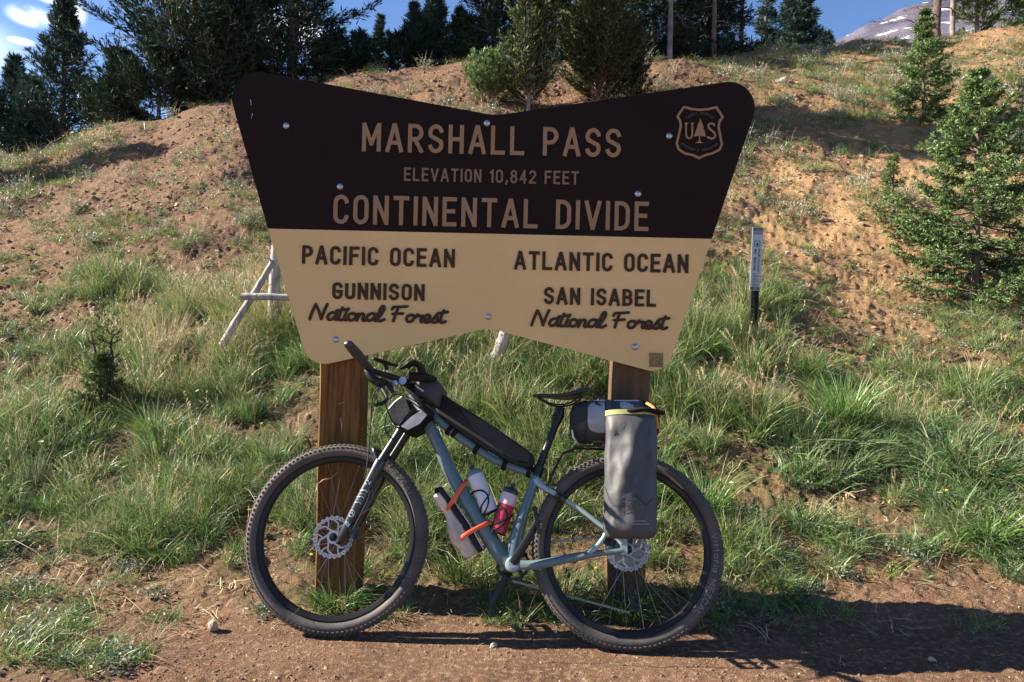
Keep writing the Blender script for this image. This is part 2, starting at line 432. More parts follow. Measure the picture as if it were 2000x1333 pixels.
# far mountain behind the ridge on the right
def mountain():
    prof = [(1500, 140), (1560, 110), (1612, 84), (1650, 71), (1690, 48), (1720, 40), (1760, 17), (1800, 6), (1860, -6), (1930, -30), (2020, -60), (2150, -95), (2300, -120), (2500, -90), (2800, 60), (3100, 260)]
    D0 = 3000.0; n = 260; rows = 60
    xs = np.linspace(1500, 3100, n); ty = np.interp(xs, [p[0] for p in prof], [p[1] for p in prof])
    V = np.zeros((rows, n, 3))
    for i in range(rows):
        s = i/(rows-1)              # 0 = crest, 1 = foot
        for_d = D0-1500*s
        for j in range(n):
            p = at(xs[j], ty[j], D0)
            z = p.z*(1-s)+(-20)*s
            V[i, j] = (p.x*(1-0.35*s), for_d, z)
    X = V[:, :, 0]/180; Y = V[:, :, 1]/180
    amp = np.linspace(0.12, 1, rows)[:, None]
    V[:, :, 2] += 75*amp*fbm(X, Y+V[:, :, 2]/300, 31, 5, .55); V[:, :, 1] += 120*amp*fbm(X*1.3, V[:, :, 2]/150, 35, 4)
    idx = np.arange(rows*n).reshape(rows, n)
    F = np.stack([idx[:-1, :-1], idx[1:, :-1], idx[1:, 1:], idx[:-1, 1:]], -1).reshape(-1, 4)
    m = bpy.data.materials.new('mountain_rock'); m.use_nodes = True; t = m.node_tree; NN = t.nodes; LL = t.links
    b = NN['Principled BSDF']; b.inputs['Roughness'].default_value = 1; b.inputs['Specular IOR Level'].default_value = 0.1
    co = NN.new('ShaderNodeTexCoord'); no = NN.new('ShaderNodeTexNoise'); no.inputs['Scale'].default_value = 0.006; no.inputs['Detail'].default_value = 9; no.inputs['Roughness'].default_value = .65
    mp = NN.new('ShaderNodeMapping'); mp.inputs['Scale'].default_value = (1, 1, 2.2); LL.new(co.outputs['Object'], mp.inputs[0]); LL.new(mp.outputs[0], no.inputs['Vector'])
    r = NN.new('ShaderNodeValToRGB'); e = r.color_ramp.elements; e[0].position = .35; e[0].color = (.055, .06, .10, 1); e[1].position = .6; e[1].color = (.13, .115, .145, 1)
    LL.new(no.outputs['Fac'], r.inputs[0])
    n2 = NN.new('ShaderNodeTexNoise'); n2.inputs['Scale'].default_value = 0.010; n2.inputs['Detail'].default_value = 5
    mp2 = NN.new('ShaderNodeMapping'); mp2.inputs['Rotation'].default_value = (0, .45, 0); mp2.inputs['Scale'].default_value = (.8, 1, 4.0); LL.new(co.outputs['Object'], mp2.inputs[0]); LL.new(mp2.outputs[0], n2.inputs['Vector'])
    r2 = NN.new('ShaderNodeMapRange'); r2.inputs[1].default_value = .63; r2.inputs[2].default_value = .65; LL.new(n2.outputs['Fac'], r2.inputs[0])
    mx = NN.new('ShaderNodeMix'); mx.data_type = 'RGBA'; LL.new(r2.outputs[0], mx.inputs['Factor']); LL.new(r.outputs[0], mx.inputs['A']); mx.inputs['B'].default_value = (.8, .8, .85, 1)
    LL.new(mx.outputs['Result'], b.inputs['Base Color'])
    bp_ = NN.new('ShaderNodeBump'); bp_.inputs['Distance'].default_value = 18; bp_.inputs['Strength'].default_value = 1; LL.new(no.outputs['Fac'], bp_.inputs['Height']); LL.new(bp_.outputs[0], b.inputs['Normal'])
    o = npmesh('mountain', V.reshape(-1, 3), F, m, smooth=True); tag(o, kind='structure')
mountain()
# ---------------------------------------------------------------- stroke lettering
def arc(cx, cy, rx, ry, a0, a1, n=10):
    return [(cx+rx*math.cos(R(a0+(a1-a0)*k/n)), cy+ry*math.sin(R(a0+(a1-a0)*k/n))) for k in range(n+1)]
def glyph(ch):
    w = .46; h = w/2
    if ch == 'A': return .54, [[(0, 0), (.25, 1)], [(.29, 1), (.54, 0)], [(.10, .30), (.44, .30)]]
    if ch == 'B': return w, [[(0, 0), (0, 1)], [(0, 1), (.2, 1)]+arc(.2, .76, .24, .24, 90, -90)+[(0, .52)], [(0, .52), (.2, .52)]+arc(.2, .26, .27, .26, 90, -90)+[(0, 0)]]
    if ch == 'C': return w, [arc(h, .76, h, .24, 5, 180)+arc(h, .24, h, .24, 180, 355)]
    if ch == 'D': return w, [[(0, 0), (0, 1)], [(0, 1), (.16, 1)]+arc(.16, .7, .3, .3, 90, 0)+arc(.16, .3, .3, .3, 0, -90)+[(0, 0)]]
    if ch == 'E': return .42, [[(0, 0), (0, 1)], [(0, 1), (.42, 1)], [(0, .52), (.36, .52)], [(0, 0), (.42, 0)]]
    if ch == 'F': return .42, [[(0, 0), (0, 1)], [(0, 1), (.42, 1)], [(0, .52), (.36, .52)]]
    if ch == 'G': return w, [arc(h, .76, h, .24, 5, 180)+arc(h, .24, h, .24, 180, 360)+[(w, .45)], [(.25, .45), (w, .45)]]
    if ch == 'H': return w, [[(0, 0), (0, 1)], [(w, 0), (w, 1)], [(0, .5), (w, .5)]]
    if ch == 'I': return .0, [[(0, 0), (0, 1)]]
    if ch == 'L': return .42, [[(0, 0), (0, 1)], [(0, 0), (.42, 0)]]
    if ch == 'M': return .60, [[(0, 0), (0, 1)], [(.60, 0), (.60, 1)], [(.02, .98), (.30, .25)], [(.30, .25), (.58, .98)]]
    if ch == 'N': return .47, [[(0, 0), (0, 1)], [(.47, 0), (.47, 1)], [(.02, .98), (.45, .02)]]
    if ch == 'O' or ch == '0': return w, [arc(h, .76, h, .24, 0, 180)+arc(h, .24, h, .24, 180, 360)+[(w, .76)]]
    if ch == 'P': return w, [[(0, 0), (0, 1)], [(0, 1), (.2, 1)]+arc(.2, .73, .26, .27, 90, -90)+[(0, .46)]]
    if ch == 'R': return w, [[(0, 0), (0, 1)], [(0, 1), (.2, 1)]+arc(.2, .73, .26, .27, 90, -90)+[(0, .46)], [(.2, .46), (w, 0)]]
    if ch == 'S': return w, [arc(h, .745, h, .255, 12, 215, 14)+arc(h, .255, h, .255, 35, -168, 14)]
    if ch == 'T': return .48, [[(.24, 0), (.24, 1)], [(0, 1), (.48, 1)]]
    if ch == 'U': return w, [[(0, 1)]+arc(h, .24, h, .24, 180, 360)+[(w, 1)]]
    if ch == 'V': return .52, [[(0, 1), (.25, 0)], [(.27, 0), (.52, 1)]]
    if ch == 'X': return .50, [[(0, 0), (.5, 1)], [(0, 1), (.5, 0)]]
    if ch == 'Z': return .45, [[(0, 1), (.45, 1)], [(.43, 1), (.02, 0)], [(0, 0), (.45, 0)]]
    if ch == '1': return .16, [[(0, .82), (.14, 1)], [(.15, 1), (.15, 0)]]
    if ch == '2': return w, [arc(h, .75, h, .25, 165, -35, 12)+[(0, .02)], [(0, 0), (w, 0)]]
    if ch == '3': return w, [arc(h, .75, h, .25, 160, -90, 12), arc(h, .25, h, .26, 90, -160, 12)]
    if ch == '4': return w, [[(.34, 0), (.34, 1)], [(.34, 1), (0, .28)], [(0, .28), (w, .28)]]
    if ch == '8': return w, [arc(h, .76, h*.85, .23, 0, 360, 18), arc(h, .27, h, .27, 0, 360, 18)]
    if ch == ',': return .08, [[(.07, .08), (0, -.14)]]
    if ch == '.': return .0, [[(0, 0), (0, .1)]]
    if ch == ' ': return .30, []
    # lower case, upright
    if ch == 'i': return .0, [[(0, 0), (0, .6)], [(0, .78), (0, .9)]]
    if ch == 't': return .3, [[(.14, .95), (.14, .1), (.28, 0)], [(0, .62), (.3, .62)]]
    if ch == 'o': return .4, [arc(.2, .31, .2, .31, 0, 360, 16)]
    if ch == 'r': return .28, [[(0, 0), (0, .62)], [(0, .4), (.12, .6), (.28, .6)]]
    if ch == 'a': return .4, [arc(.19, .3, .19, .3, 0, 360, 16), [(.4, .62), (.4, 0)]]
    return .3, []
SCRIPT = {
 'N': (.66, [[(-.02, .02), (.05, .55), (.14, 1.0)], [(.14, 1.0), (.34, .55), (.50, .04)], [(.50, .04), (.56, .5), (.66, 1.02)]]),
 'F': (.62, [[(.26, .92), (.20, .5), (.14, .03)], [(.0, .80), (.06, .95), (.3, .97), (.66, 1.02)], [(.06, .50), (.3, .52), (.52, .55)]]),
 'a': (.48, [[(.36, .42), (.24, .50), (.08, .40), (.02, .18), (.10, .02), (.24, .06), (.35, .25), (.40, .48)], [(.40, .48), (.36, .18), (.42, .02), (.54, .10)]]),
 't': (.30, [[(.16, .82), (.08, .35), (.08, .08), (.16, .0), (.32, .10)], [(-.08, .62), (.12, .66), (.34, .72)]]),
 'i': (.22, [[(.08, .46), (.03, .15), (.10, .01), (.24, .10)], [(.12, .68), (.14, .72)]]),
 'o': (.42, [[(.20, .48), (.05, .40), (.01, .18), (.10, .01), (.26, .06), (.34, .28), (.26, .46), (.18, .44)], [(.26, .44), (.36, .38), (.46, .44)]]),
 'n': (.46, [[(.02, .44), (.05, .22), (.02, .0)], [(.04, .20), (.16, .44), (.28, .44), (.30, .25), (.28, .06), (.36, .0), (.48, .10)]]),
 'l': (.34, [[(.0, .08), (.16, .38), (.28, .80), (.22, 1.0), (.12, .85), (.06, .4), (.08, .08), (.18, .0), (.36, .12)]]),
 'r': (.40, [[(.0, .30), (.08, .50), (.12, .40), (.30, .42), (.26, .18), (.30, .02), (.42, .08)]]),
 'e': (.38, [[(.02, .16), (.22, .24), (.28, .38), (.18, .50), (.04, .38), (.02, .16), (.10, .01), (.26, .02), (.40, .14)]]),
 's': (.36, [[(.0, .12), (.14, .34), (.20, .52), (.26, .30), (.26, .10), (.16, .0), (.04, .05)], [(.24, .04), (.40, .12)]]),
 ' ': (.34, [])}
def layout(text, gap=.24, script=False):
    x = 0; out = []
    for ch in text:
        w, st = SCRIPT[ch] if script else glyph(ch); g = []
        for s in st:
            if script: s = [(p[0]+p[1]*.10, p[1]) for p in smoothpts(s, 5)] if len(s) > 2 else [(p[0]+p[1]*.10, p[1]) for p in s]
            g.append([(p[0]+x, p[1]) for p in s])
        if g: out.append(g)
        x += w + (gap if not script else (.10 if ch in 'NF' else -.02))
        if ch == ' ' and not script: x -= gap*0.3
    x -= (gap if not script else 0)
    return out, x
def text_mesh(done, text, o, ux, uz, cap, width, stroke, y0, y1, gap=.24, script=False):
    """o: lower left (x,z); ux, uz: unit vectors in the x-z plane; cap height and overall width in metres; one mesh per letter"""
    gs, tot = layout(text, gap, script)
    sx = (width-stroke)/tot; sy = cap-(stroke if not script else stroke*.6)
    o = Vector(o); ux = Vector(ux); uz = Vector(uz); off = stroke/2
    for gi, g in enumerate(gs):
        mb = MB()
        for k, s in enumerate(g):
            P = [o+ux*(p[0]*sx+off)+uz*(p[1]*sy+off) for p in s]
            if len(P) == 2:      # lengthen straight strokes so that corners close
                d = (P[1]-P[0]).normalized()*(off*.98 if not script else off*.6); P = [P[0]-d, P[1]+d]
            elif not script:
                P[0] = P[0]+(P[0]-P[1]).normalized()*off*.6; P[-1] = P[-1]+(P[-1]-P[-2]).normalized()*off*.6
            dy = 0.00015*k+0.0008*(gi % 2)*(1 if script else 0)
            ring = len(P) > 8 and (Vector(s[0])-Vector(s[-1])).length < .01
            if ring: P = [o+ux*(p[0]*sx+off)+uz*(p[1]*sy+off) for p in s[:-1]]
            mb.ribbon(P, stroke, y0-dy, y1, closed=ring, ramp=.00003 if script else 0)
            if script:
                for j, q in enumerate((P[0], P[-1])):
                    mb.prism([(q.x+stroke/2*math.cos(R(a)), q.y+stroke/2*math.sin(R(a))) for a in range(0, 360, 36)], y0-dy-.0009-.00005*(1+j), y1)
        done(mb)

# ---------------------------------------------------------------- the forest sign
SD = 3.12                                # distance of the board's front face
m_brown = mat('sign_brown_paint', (0.015, 0.008, 0.0065), rough=.7, noise=.25, nscale=6, bump=.05, bscale=40, spec=.12)
m_cream = mat('sign_cream_paint', (0.66, 0.455, 0.205), rough=.6, spec=.2, noise=.08, nscale=4, bump=.05, bscale=50)
m_letter_tan = mat('letter_tan', (0.29, 0.175, 0.098), rough=.6, spec=.2, noise=.1)
m_letter_dim = mat('letter_tan_dim', (0.20, 0.125, 0.078), rough=.6, spec=.2)
m_letter_brown = mat('letter_dark_brown', (0.042, 0.024, 0.013), rough=.6, spec=.2)
m_dim = mat('letter_faded', (0.055, 0.036, 0.028), rough=.6)
m_wood = mat('post_wood', (0.20, 0.095, 0.026), rough=.75, spec=.2, col2=(0.085, 0.036, 0.010), nscale=5, stretch=(14, 14, .9), bump=.5, bscale=12, detail=8)
m_prt0 = mat('scratch_pale', (0.5, 0.5, 0.5), rough=.5)
m_bolt = mat('bolt_steel', (0.45, 0.47, 0.52), rough=.35, metal=.85, noise=.3, nscale=60)
m_edge = mat('board_edge', (0.62, 0.50, 0.33), rough=.6)
def sp(px, py, d=SD): p = at(px, py, d); return (p.x, p.z)
sign = empty('forest_sign', (0, 3.2, 0), 'large brown and cream bow-tie shaped road sign reading MARSHALL PASS on two timber posts', 'sign')
def fixp(o): o.location = o.location-Vector((0, 3.2, 0)); return o
K = SD/FPX
px_out = [(432, 126), (967, 226), (1498, 149), (1390, 467), (1300, 733), (954, 641), (604, 719), (523, 447)]
W3 = [sp(*p) for p in px_out]
full = fillet(W3, [52*K, 90*K, 50*K, 0, 40*K, 60*K, 44*K, 0], 10)
def split(poly, a, b):
    ia = min(range(len(poly)), key=lambda i: (Vector(poly[i])-Vector(a)).length); ib = min(range(len(poly)), key=lambda i: (Vector(poly[i])-Vector(b)).length)
    p1 = poly[ib:]+poly[:ia+1] if ib > ia else poly[ib:ia+1]
    p2 = poly[ia:]+poly[:ib+1] if ia > ib else poly[ia:ib+1]
    return p1, p2
upper, lower = split(full, W3[3], W3[7])
TH = 0.030
def board(name, poly, m):
    mb = MB()
    # front face slightly bevelled into the edge
    c = Vector((sum(p[0] for p in poly)/len(poly), sum(p[1] for p in poly)/len(poly)))
    mb.prism(poly, SD, SD+TH)
    o = mb.build(name, [m, m_edge], sign)
    for p in o.data.polygons:
        if abs(p.normal.y) < .5: p.material_index = 1
    return fixp(o)
board('upper_panel', upper, m_brown); board('lower_panel', lower, m_cream)
LINES = [('MARSHALL PASS', (707, 296.5), (1212, 308.5), 56, 7.8, m_letter_tan, False, .36),
 ('ELEVATION 10,842 FEET', (789, 354), (1130, 361.5), 26, 3.9, m_letter_dim, False, .36),
 ('CONTINENTAL DIVIDE', (651, 437.5), (1266, 452), 57, 8.0, m_letter_tan, False, .36),
 ('PACIFIC OCEAN', (590, 516), (888, 523.5), 36.5, 6.3, m_letter_brown, False, .36),
 ('GUNNISON', (649, 584.5), (829, 588.5), 33, 6.1, m_letter_brown, False, .36),
 ('National Forest', (603, 627), (871, 634), 33, 5.6, m_letter_brown, True, 0),
 ('ATLANTIC OCEAN', (1004, 527), (1344, 534), 36.5, 6.3, m_letter_brown, False, .36),
 ('SAN ISABEL', (1062, 594.5), (1281, 600), 33.5, 6.1, m_letter_brown, False, .36),
 ('National Forest', (1036, 639), (1303, 646), 33, 5.6, m_letter_brown, True, 0)]
for (txt, p0, p1, cap, st, m, scr, gap) in LINES:
    a = Vector(sp(*p0)); b = Vector(sp(*p1)); u = (b-a); wd = u.length; u.normalize(); n_ = Vector((-u.y, u.x))
    le = empty('lettering', (0, -3.2, 0)); le.parent = sign
    text_mesh(lambda mb: mb.build('letter', m, le), txt, a, u, n_, cap*K, wd, st*K, SD-.0045, SD+.002, gap, scr)
# the shield
sh = empty('shield_emblem', (0, 0, 0)); sh.parent = sign; sh.location = (0, 0, 0)
def fix2(o): o.location = (0, -3.2, 0); return o
SH = [(1335.7, 210), (1350, 214), (1367, 215.7), (1384, 214), (1398.7, 210.5), (1404, 219), (1411, 229.4), (1405, 238), (1403, 250), (1406, 264), (1409.5, 283), (1405, 293), (1391, 300.5), (1376.6, 304), (1365, 309.7), (1353.5, 304), (1337, 300.5), (1325, 292.4), (1321.5, 281), (1326, 262), (1329.5, 247), (1328, 237), (1323, 228), (1329, 219)]
mb = MB(); mb.ribbon([sp(*p) for p in SH], 4.4*K, SD-.005, SD+.002, closed=True); fix2(mb.build('shield_rim', m_letter_tan, sh))
def zz(x, y): return (1280+x/9.52, 180+y/9.52)
mb = MB()
mb.ribbon([sp(*zz(*p)) for p in [(568, 590), (568, 800), (590, 855), (625, 868), (665, 850), (683, 800), (683, 590)]], 3.2*K, SD-.004, SD+.002)
for a, b in ((535, 610), (655, 715)): mb.ribbon([sp(*zz(a, 588)), sp(*zz(b, 588))], 1.8*K, SD-.0043, SD+.002)
fix2(mb.build('letter', m_letter_tan, sh)); mb = MB()
mb.ribbon([sp(*zz(*p)) for p in smoothpts([(1095, 640), (1085, 605), (1040, 592), (990, 610), (985, 660), (1030, 710), (1090, 760), (1108, 820), (1075, 865), (1015, 868), (965, 835)], 4)], 3.6*K, SD-.004, SD+.002)
fix2(mb.build('letter', m_letter_tan, sh))
mb = MB()
left = [(830, 490), (812, 560), (790, 600), (775, 650), (762, 690), (745, 740), (730, 785), (700, 835), (760, 826), (808, 824), (806, 900), (790, 930), (735, 948), (735, 955)]
right = [(885, 955), (885, 948), (838, 930), (828, 900), (826, 824), (880, 828), (940, 835), (915, 780), (912, 720), (885, 700), (893, 660), (872, 600), (850, 560)]
mb.prism([sp(*zz(*p)) for p in (left+right)][::-1], SD-.0045, SD+.002); fix2(mb.build('tree_emblem', m_letter_tan, sh))
mb = MB()
def arctext(txt, cx, cy, rx, a0, a1, cap, st, top=True):
    n = len(txt)
    for k, ch in enumerate(txt):
        t = a0+(a1-a0)*(k+.5)/n; x = cx+rx*math.cos(R(t)); y = cy-rx*math.sin(R(t))
        w, ss = glyph(ch); th = R(t-90) if top else R(t+90)
        ux = Vector((math.cos(th), math.sin(th))); uz = Vector((-math.sin(th), math.cos(th))); o = Vector(sp(x, y))
        for j, s in enumerate(ss):
            P = [o+ux*((p[0]-w/2)*cap*K)+uz*((p[1]-.5)*cap*K) for p in s]
            mb.ribbon(P, st*K, SD-.003-.0001*j, SD+.001)
arctext('FOREST SERVICE', 1367, 262, 40, 133, 47, 5.6, .9)
arctext('DEPARTMENT OF AGRICULTURE', 1366, 240, 54, 228, 312, 4.6, .8, False)
tag(fix2(mb.build('emblem_lettering', m_dim, sh)), kind='stuff')
for (bx, by) in ((559, 246), (951, 241), (1307, 266), (664, 365), (1246, 379), (954, 619), (656, 664), (1240, 678)):
    p = sp(bx, by); r = 6.4*K
    mb = MB(); mb.lathe((p[0], SD, p[1]), (0, -1, 0), [(-.003, r), (.0015, r), (.003, r*.92), (.0055, r*.72), (.0075, r*.4), (.008, .0005)], 16)
    fixp(mb.build('bolt', m_bolt, sign, smooth=True, angle=40))
mb = MB(); mb.prism([sp(1268, 689), sp(1295, 690), sp(1295, 718), sp(1268, 717)][::-1], SD-.0035, SD+.001)
fixp(mb.build('sticker', mat('sticker_ochre', (0.24, 0.16, 0.055), rough=.55, col2=(0.13, 0.085, 0.035), nscale=90), sign))
m_wood2 = mat('post_wood_dull', (0.13, 0.075, 0.042), rough=.8, spec=.15, col2=(0.075, 0.043, 0.025), nscale=4, stretch=(9, 9, .8), bump=.4, bscale=12, detail=8)
def post(pxl, pxr, pyt, depth, m_wood=m_wood):
    a = at(pxl, 800, SD+TH+.004); b = at(pxr, 800, SD+TH+.004); w = b.x-a.x; cx = (a.x+b.x)/2
    zt = at(900, pyt, SD).z; n = 30; vs = []; fs = []; y0 = SD+TH+.004; c = .006
    rnd = random.Random(int(pxl))
    sec = [(-w/2+c, 0), (w/2-c, 0), (w/2, c), (w/2, depth-c), (w/2-c, depth), (-w/2+c, depth), (-w/2, depth-c), (-w/2, c)]
    for i in range(n+1):
        z = -.5+(zt+.5)*i/n; dx = .0025*math.sin(i*.9+pxl)+rnd.uniform(-.0012, .0012)
        for (x, y) in sec: vs.append((cx+x+dx, y0+y+rnd.uniform(-.001, .001), z))
    for i in range(n):
        for k in range(8):
            k2 = (k+1) % 8; fs.append((i*8+k, i*8+k2, (i+1)*8+k2, (i+1)*8+k))
    fs += [tuple(range(7, -1, -1)), tuple(n*8+k for k in range(8))]
    mb = MB(); mb.add(vs, fs); return fixp(mb.build('post', m_wood, sign))
lp = post(622, 703, 200, .17); rp = post(1197, 1269, 210, .15, m_wood2)
m_crack = mat('wood_crack', (0.42, 0.24, 0.09), rough=.8, noise=.3, nscale=40)
mb = MB()
for P in ([(622, 945), (632, 938), (648, 934), (660, 922)], [(664, 815), (668, 830), (667, 845)], [(660, 790), (672, 786)], [(673, 870), (676, 905)]):
    mb = MB(); mb.tube([at(p[0], p[1], SD+TH+.003) for p in P], [.0012]+[.0045]*(len(P)-2)+[.0012], 6); fixp(mb.build('torn_grain', m_crack, sign))
for P in ([(493, 222), (491, 232)], [(489, 195), (491, 206)]):
    mb = MB(); mb.tube([at(p[0], p[1], SD-.0002) for p in P], [.0012, .0007], 5); fixp(mb.build('scratch', m_prt0, sign))
# ---------------------------------------------------------------- the bicycle (leans 15 degrees back on the right post)
def g0(px, py):                      # point on the level road
    a = (px-1000)/FPX; b = (666.5-py)/FPX; d = -CAMH/(b*cr+a*sr)
    return Vector(((a*cr-b*sr)*d, d, 0))
BA = g0(638, 1246); BBp = g0(1224, 1276); e_ = (BBp-BA).normalized()
lean = R(15); bn = Vector((-e_.y, e_.x, 0)); v_ = (Vector((0, 0, 1))*math.cos(lean)+bn*math.sin(lean)).normalized(); y_ = v_.cross(e_).normalized()
BM = Matrix(((e_.x, y_.x, v_.x, BA.x), (e_.y, y_.y, v_.y, BA.y), (e_.z, y_.z, v_.z, BA.z+.004), (0, 0, 0, 1)))
BMi = BM.inverted()
def bp(px, py, off=0.0):
    """pixel of the survey -> point of the bicycle's own frame, on the plane 'off' metres to its right-hand side"""
    a = (px-1000)/FPX; b = (666.5-py)/FPX; d = Vector((a*cr-b*sr, 1, b*cr+a*sr)); o = Vector((0, 0, CAMH))
    lo = BMi @ o; ld = (BMi.to_3x3() @ d); t = (off-lo.y)/ld.y; return lo+ld*t
def bps(lst, off=0.0): return [bp(*p, off) if len(p) == 2 else bp(*p) for p in lst]
def at_l(px, py, d): return BMi @ at(px, py, d)
WB = (BBp-BA).length; RW = .3725
m_rub = mat('tyre_rubber', (0.062, 0.055, 0.051), rough=.7, spec=.25, noise=.3, nscale=7, col2=(0.12, 0.095, 0.08), bump=.12, bscale=90)
m_knob = mat('tread_rubber', (0.10, 0.085, 0.075), rough=.85, noise=.4, nscale=30)
m_rim = mat('rim_carbon', (0.010, 0.0095, 0.009), rough=.4, spec=.3)
m_blk = mat('black_parts', (0.009, 0.009, 0.009), rough=.38, spec=.35, noise=.2, nscale=40)
m_blk2 = mat('black_rubber', (0.010, 0.010, 0.010), rough=.6, spec=.3)
m_steel = mat('rotor_steel', (0.27, 0.27, 0.28), rough=.45, metal=.5)
m_spoke = mat('spoke_steel', (0.16, 0.16, 0.165), rough=.3, metal=.8)
m_frame = mat('frame_paint', (0.092, 0.142, 0.148), rough=.38, coat=.3, noise=.1, nscale=20)
m_frlt = mat('frame_paint_pale', (0.27, 0.35, 0.36), rough=.36, coat=.5, noise=.08, nscale=20)
m_fork = mat('fork_lowers', (0.012, 0.016, 0.019), rough=.3, coat=.3)
m_prt = mat('printed_pale', (0.45, 0.50, 0.52), rough=.5)
m_prtd = mat('printed_grey', (0.20, 0.205, 0.21), rough=.6)
m_sil = mat('silver_alloy', (0.5, 0.5, 0.52), rough=.3, metal=.9)
m_chain = mat('chain_steel', (0.20, 0.18, 0.16), rough=.4, metal=.8)
bike = empty('bicycle', (0, 0, 0), 'slate blue hardtail mountain bike laden with bags leaning on the sign', 'bicycle', mw=BM)

def annulus(mb, c, r0, r1, y0, y1, n=72, wave=0.0, m=None):
    vs = []
    for k in range(n):
        t = 2*math.pi*k/n; w = wave*(1 if (k//2) % 2 else -1)
        for (r, y) in ((r0-w*.6, y0), (r1+w, y0), (r1+w, y1), (r0-w*.6, y1)):
            vs.append((c[0]+r*math.cos(t), c[1]+y, c[2]+r*math.sin(t)))
    fs = []
    for k in range(n):
        a = k*4; b = ((k+1) % n)*4
        for j in range(4): fs.append((a+j, a+(j+1) % 4, b+(j+1) % 4, b+j))
    mb.add(vs, fs, m)
def wheel(C, name, texts, seed):
    C = Vector(C); rt = .0272; rc = RW-.0035-rt
    # rim: the wheel itself; V-shaped section
    mb = MB(); n = 96
    sec = [(.3150+.004, -.0150), (.3150, -.0165), (.300, -.0125), (.2965, -.006), (.2965, .006), (.300, .0125), (.3150, .0165), (.3190, .0150), (.313, .011), (.313, -.011)]
    vs = []; fs = []
    for k in range(n):
        t = 2*math.pi*k/n
        for (r, y) in sec: vs.append((r*math.cos(t), y, r*math.sin(t)))
    for k in range(n):
        k2 = (k+1) % n
        for j in range(len(sec)):
            j2 = (j+1) % len(sec); fs.append((k*len(sec)+j, k*len(sec)+j2, k2*len(sec)+j2, k2*len(sec)+j))
    mb.add(vs, fs); w = mb.build('wheel', m_rim, bike, smooth=True, angle=35); w.location = C
    # tyre
    mb = MB(); n = 144; ms = 18; vs = []; fs = []
    for k in range(n):
        t = 2*math.pi*k/n
        for j in range(ms):
            a = 2*math.pi*j/ms; rr_ = rc+rt*math.cos(a)*(1.0 if math.cos(a) > 0 else .9); yy = rt*1.02*math.sin(a)
            vs.append((rr_*math.cos(t), yy, rr_*math.sin(t)))
    for k in range(n):
        k2 = (k+1) % n
        for j in range(ms):
            j2 = (j+1) % ms; fs.append((k*ms+j, k*ms+j2, k2*ms+j2, k2*ms+j))
    mb.add(vs, fs); mb.build('tyre', m_rub, w, smooth=True)
    # tread knobs: five rows round the tyre
    mb = MB(); rnd = random.Random(seed)
    for row, (a, wd, ln, cnt) in enumerate(((-60, .0065, .0105, 118), (-32, .0075, .008, 118), (0, .010, .009, 118), (32, .0075, .008, 118), (60, .0065, .0105, 118))):
        for k in range(cnt):
            t = 2*math.pi*(k+(.5 if row in (1, 3) else 0))/cnt; a_ = R(a+rnd.uniform(-1.5, 1.5))
            er = Vector((math.cos(t), 0, math.sin(t))); ey = Vector((0, 1, 0)); et = Vector((-math.sin(t), 0, math.cos(t)))
            nn = er*math.cos(a_)+ey*math.sin(a_); sd = nn.cross(et)
            c = er*rc+nn*(rt+.0016); M = Matrix((et, sd, nn)).transposed()
            mb.box(c, (ln*(.8 if k % 2 else 1), wd, .0042), M)
    tag(mb.build('tread', m_knob, w), kind='stuff')
    # hub
    mb = MB(); mb.lathe((0, -.050, 0), (0, 1, 0), [(0, .009), (.004, .012), (.012, .014), (.016, .029), (.020, .029), (.024, .014), (.05, .012), (.076, .014), (.080, .029), (.084, .029), (.088, .014), (.1, .01)], 20)
    mb.build('hub', m_blk, w, smooth=True, angle=40)
    # spokes
    me = None; ns = 28
    for k in range(ns):
        side = -1 if k % 2 else 1; t = 2*math.pi*k/ns; t0 = t+(R(48) if (k//2) % 2 else R(-48))
        p0 = Vector((.0275*math.cos(t0), side*.031, .0275*math.sin(t0))); p1 = Vector((.300*math.cos(t), side*.004, .300*math.sin(t)))
        mb = MB(); mb.tube([p0, p1], .0010, 5); mb.build('spoke', m_spoke, w)
    # brake rotor, on the near side
    mb = MB(); annulus(mb, (0, -.044, 0), .0665, .0805, -.001, .001, 96, .0022)
    for k in range(6):
        t = 2*math.pi*k/6
        P = [(.024*math.cos(t-.3), 0, .024*math.sin(t-.3)), (.040*math.cos(t+.12), 0, .040*math.sin(t+.12)), (.054*math.cos(t+.25), 0, .054*math.sin(t+.25)), (.068*math.cos(t+.62), 0, .068*math.sin(t+.62))]
        Q = [(.040*math.cos(t+.12), 0, .040*math.sin(t+.12)), (.055*math.cos(t-.08), 0, .055*math.sin(t-.08)), (.068*math.cos(t-.12), 0, .068*math.sin(t-.12))]
        mb.ribbon([(p[0], p[2]) for p in smoothpts(P, 4)], .0058, -.045, -.0432); mb.ribbon([(p[0], p[2]) for p in smoothpts(Q, 3)], .0048, -.0449, -.0433)
    annulus(mb, (0, -.044, 0), .016, .026, -.0012, .0012, 36)
    for k in range(48):       # slots in the braking track, dark
        pass
    mb.build('brake_rotor', m_steel, w, smooth=False)
    mb = MB()
    for k in range(36):
        t = 2*math.pi*k/36; er = Vector((math.cos(t), 0, math.sin(t))); et = Vector((-math.sin(t), 0, math.cos(t)))
        M = Matrix(((et*.8+er*.6).normalized(), Vector((0, 1, 0)), (er*.8-et*.6).normalized())).transposed(); mb.box(er*.0735+Vector((0, -.0451, 0)), (.0062, .0006, .0021), M)
    tag(mb.build('rotor_slots', m_blk, w), kind='stuff')
    mb = MB(); mb.lathe((0, -.062, 0), (0, 1, 0), [(0, .004), (.001, .009), (.006, .010), (.02, .010)], 16); mb.build('axle', m_blk, w, smooth=True, angle=40)
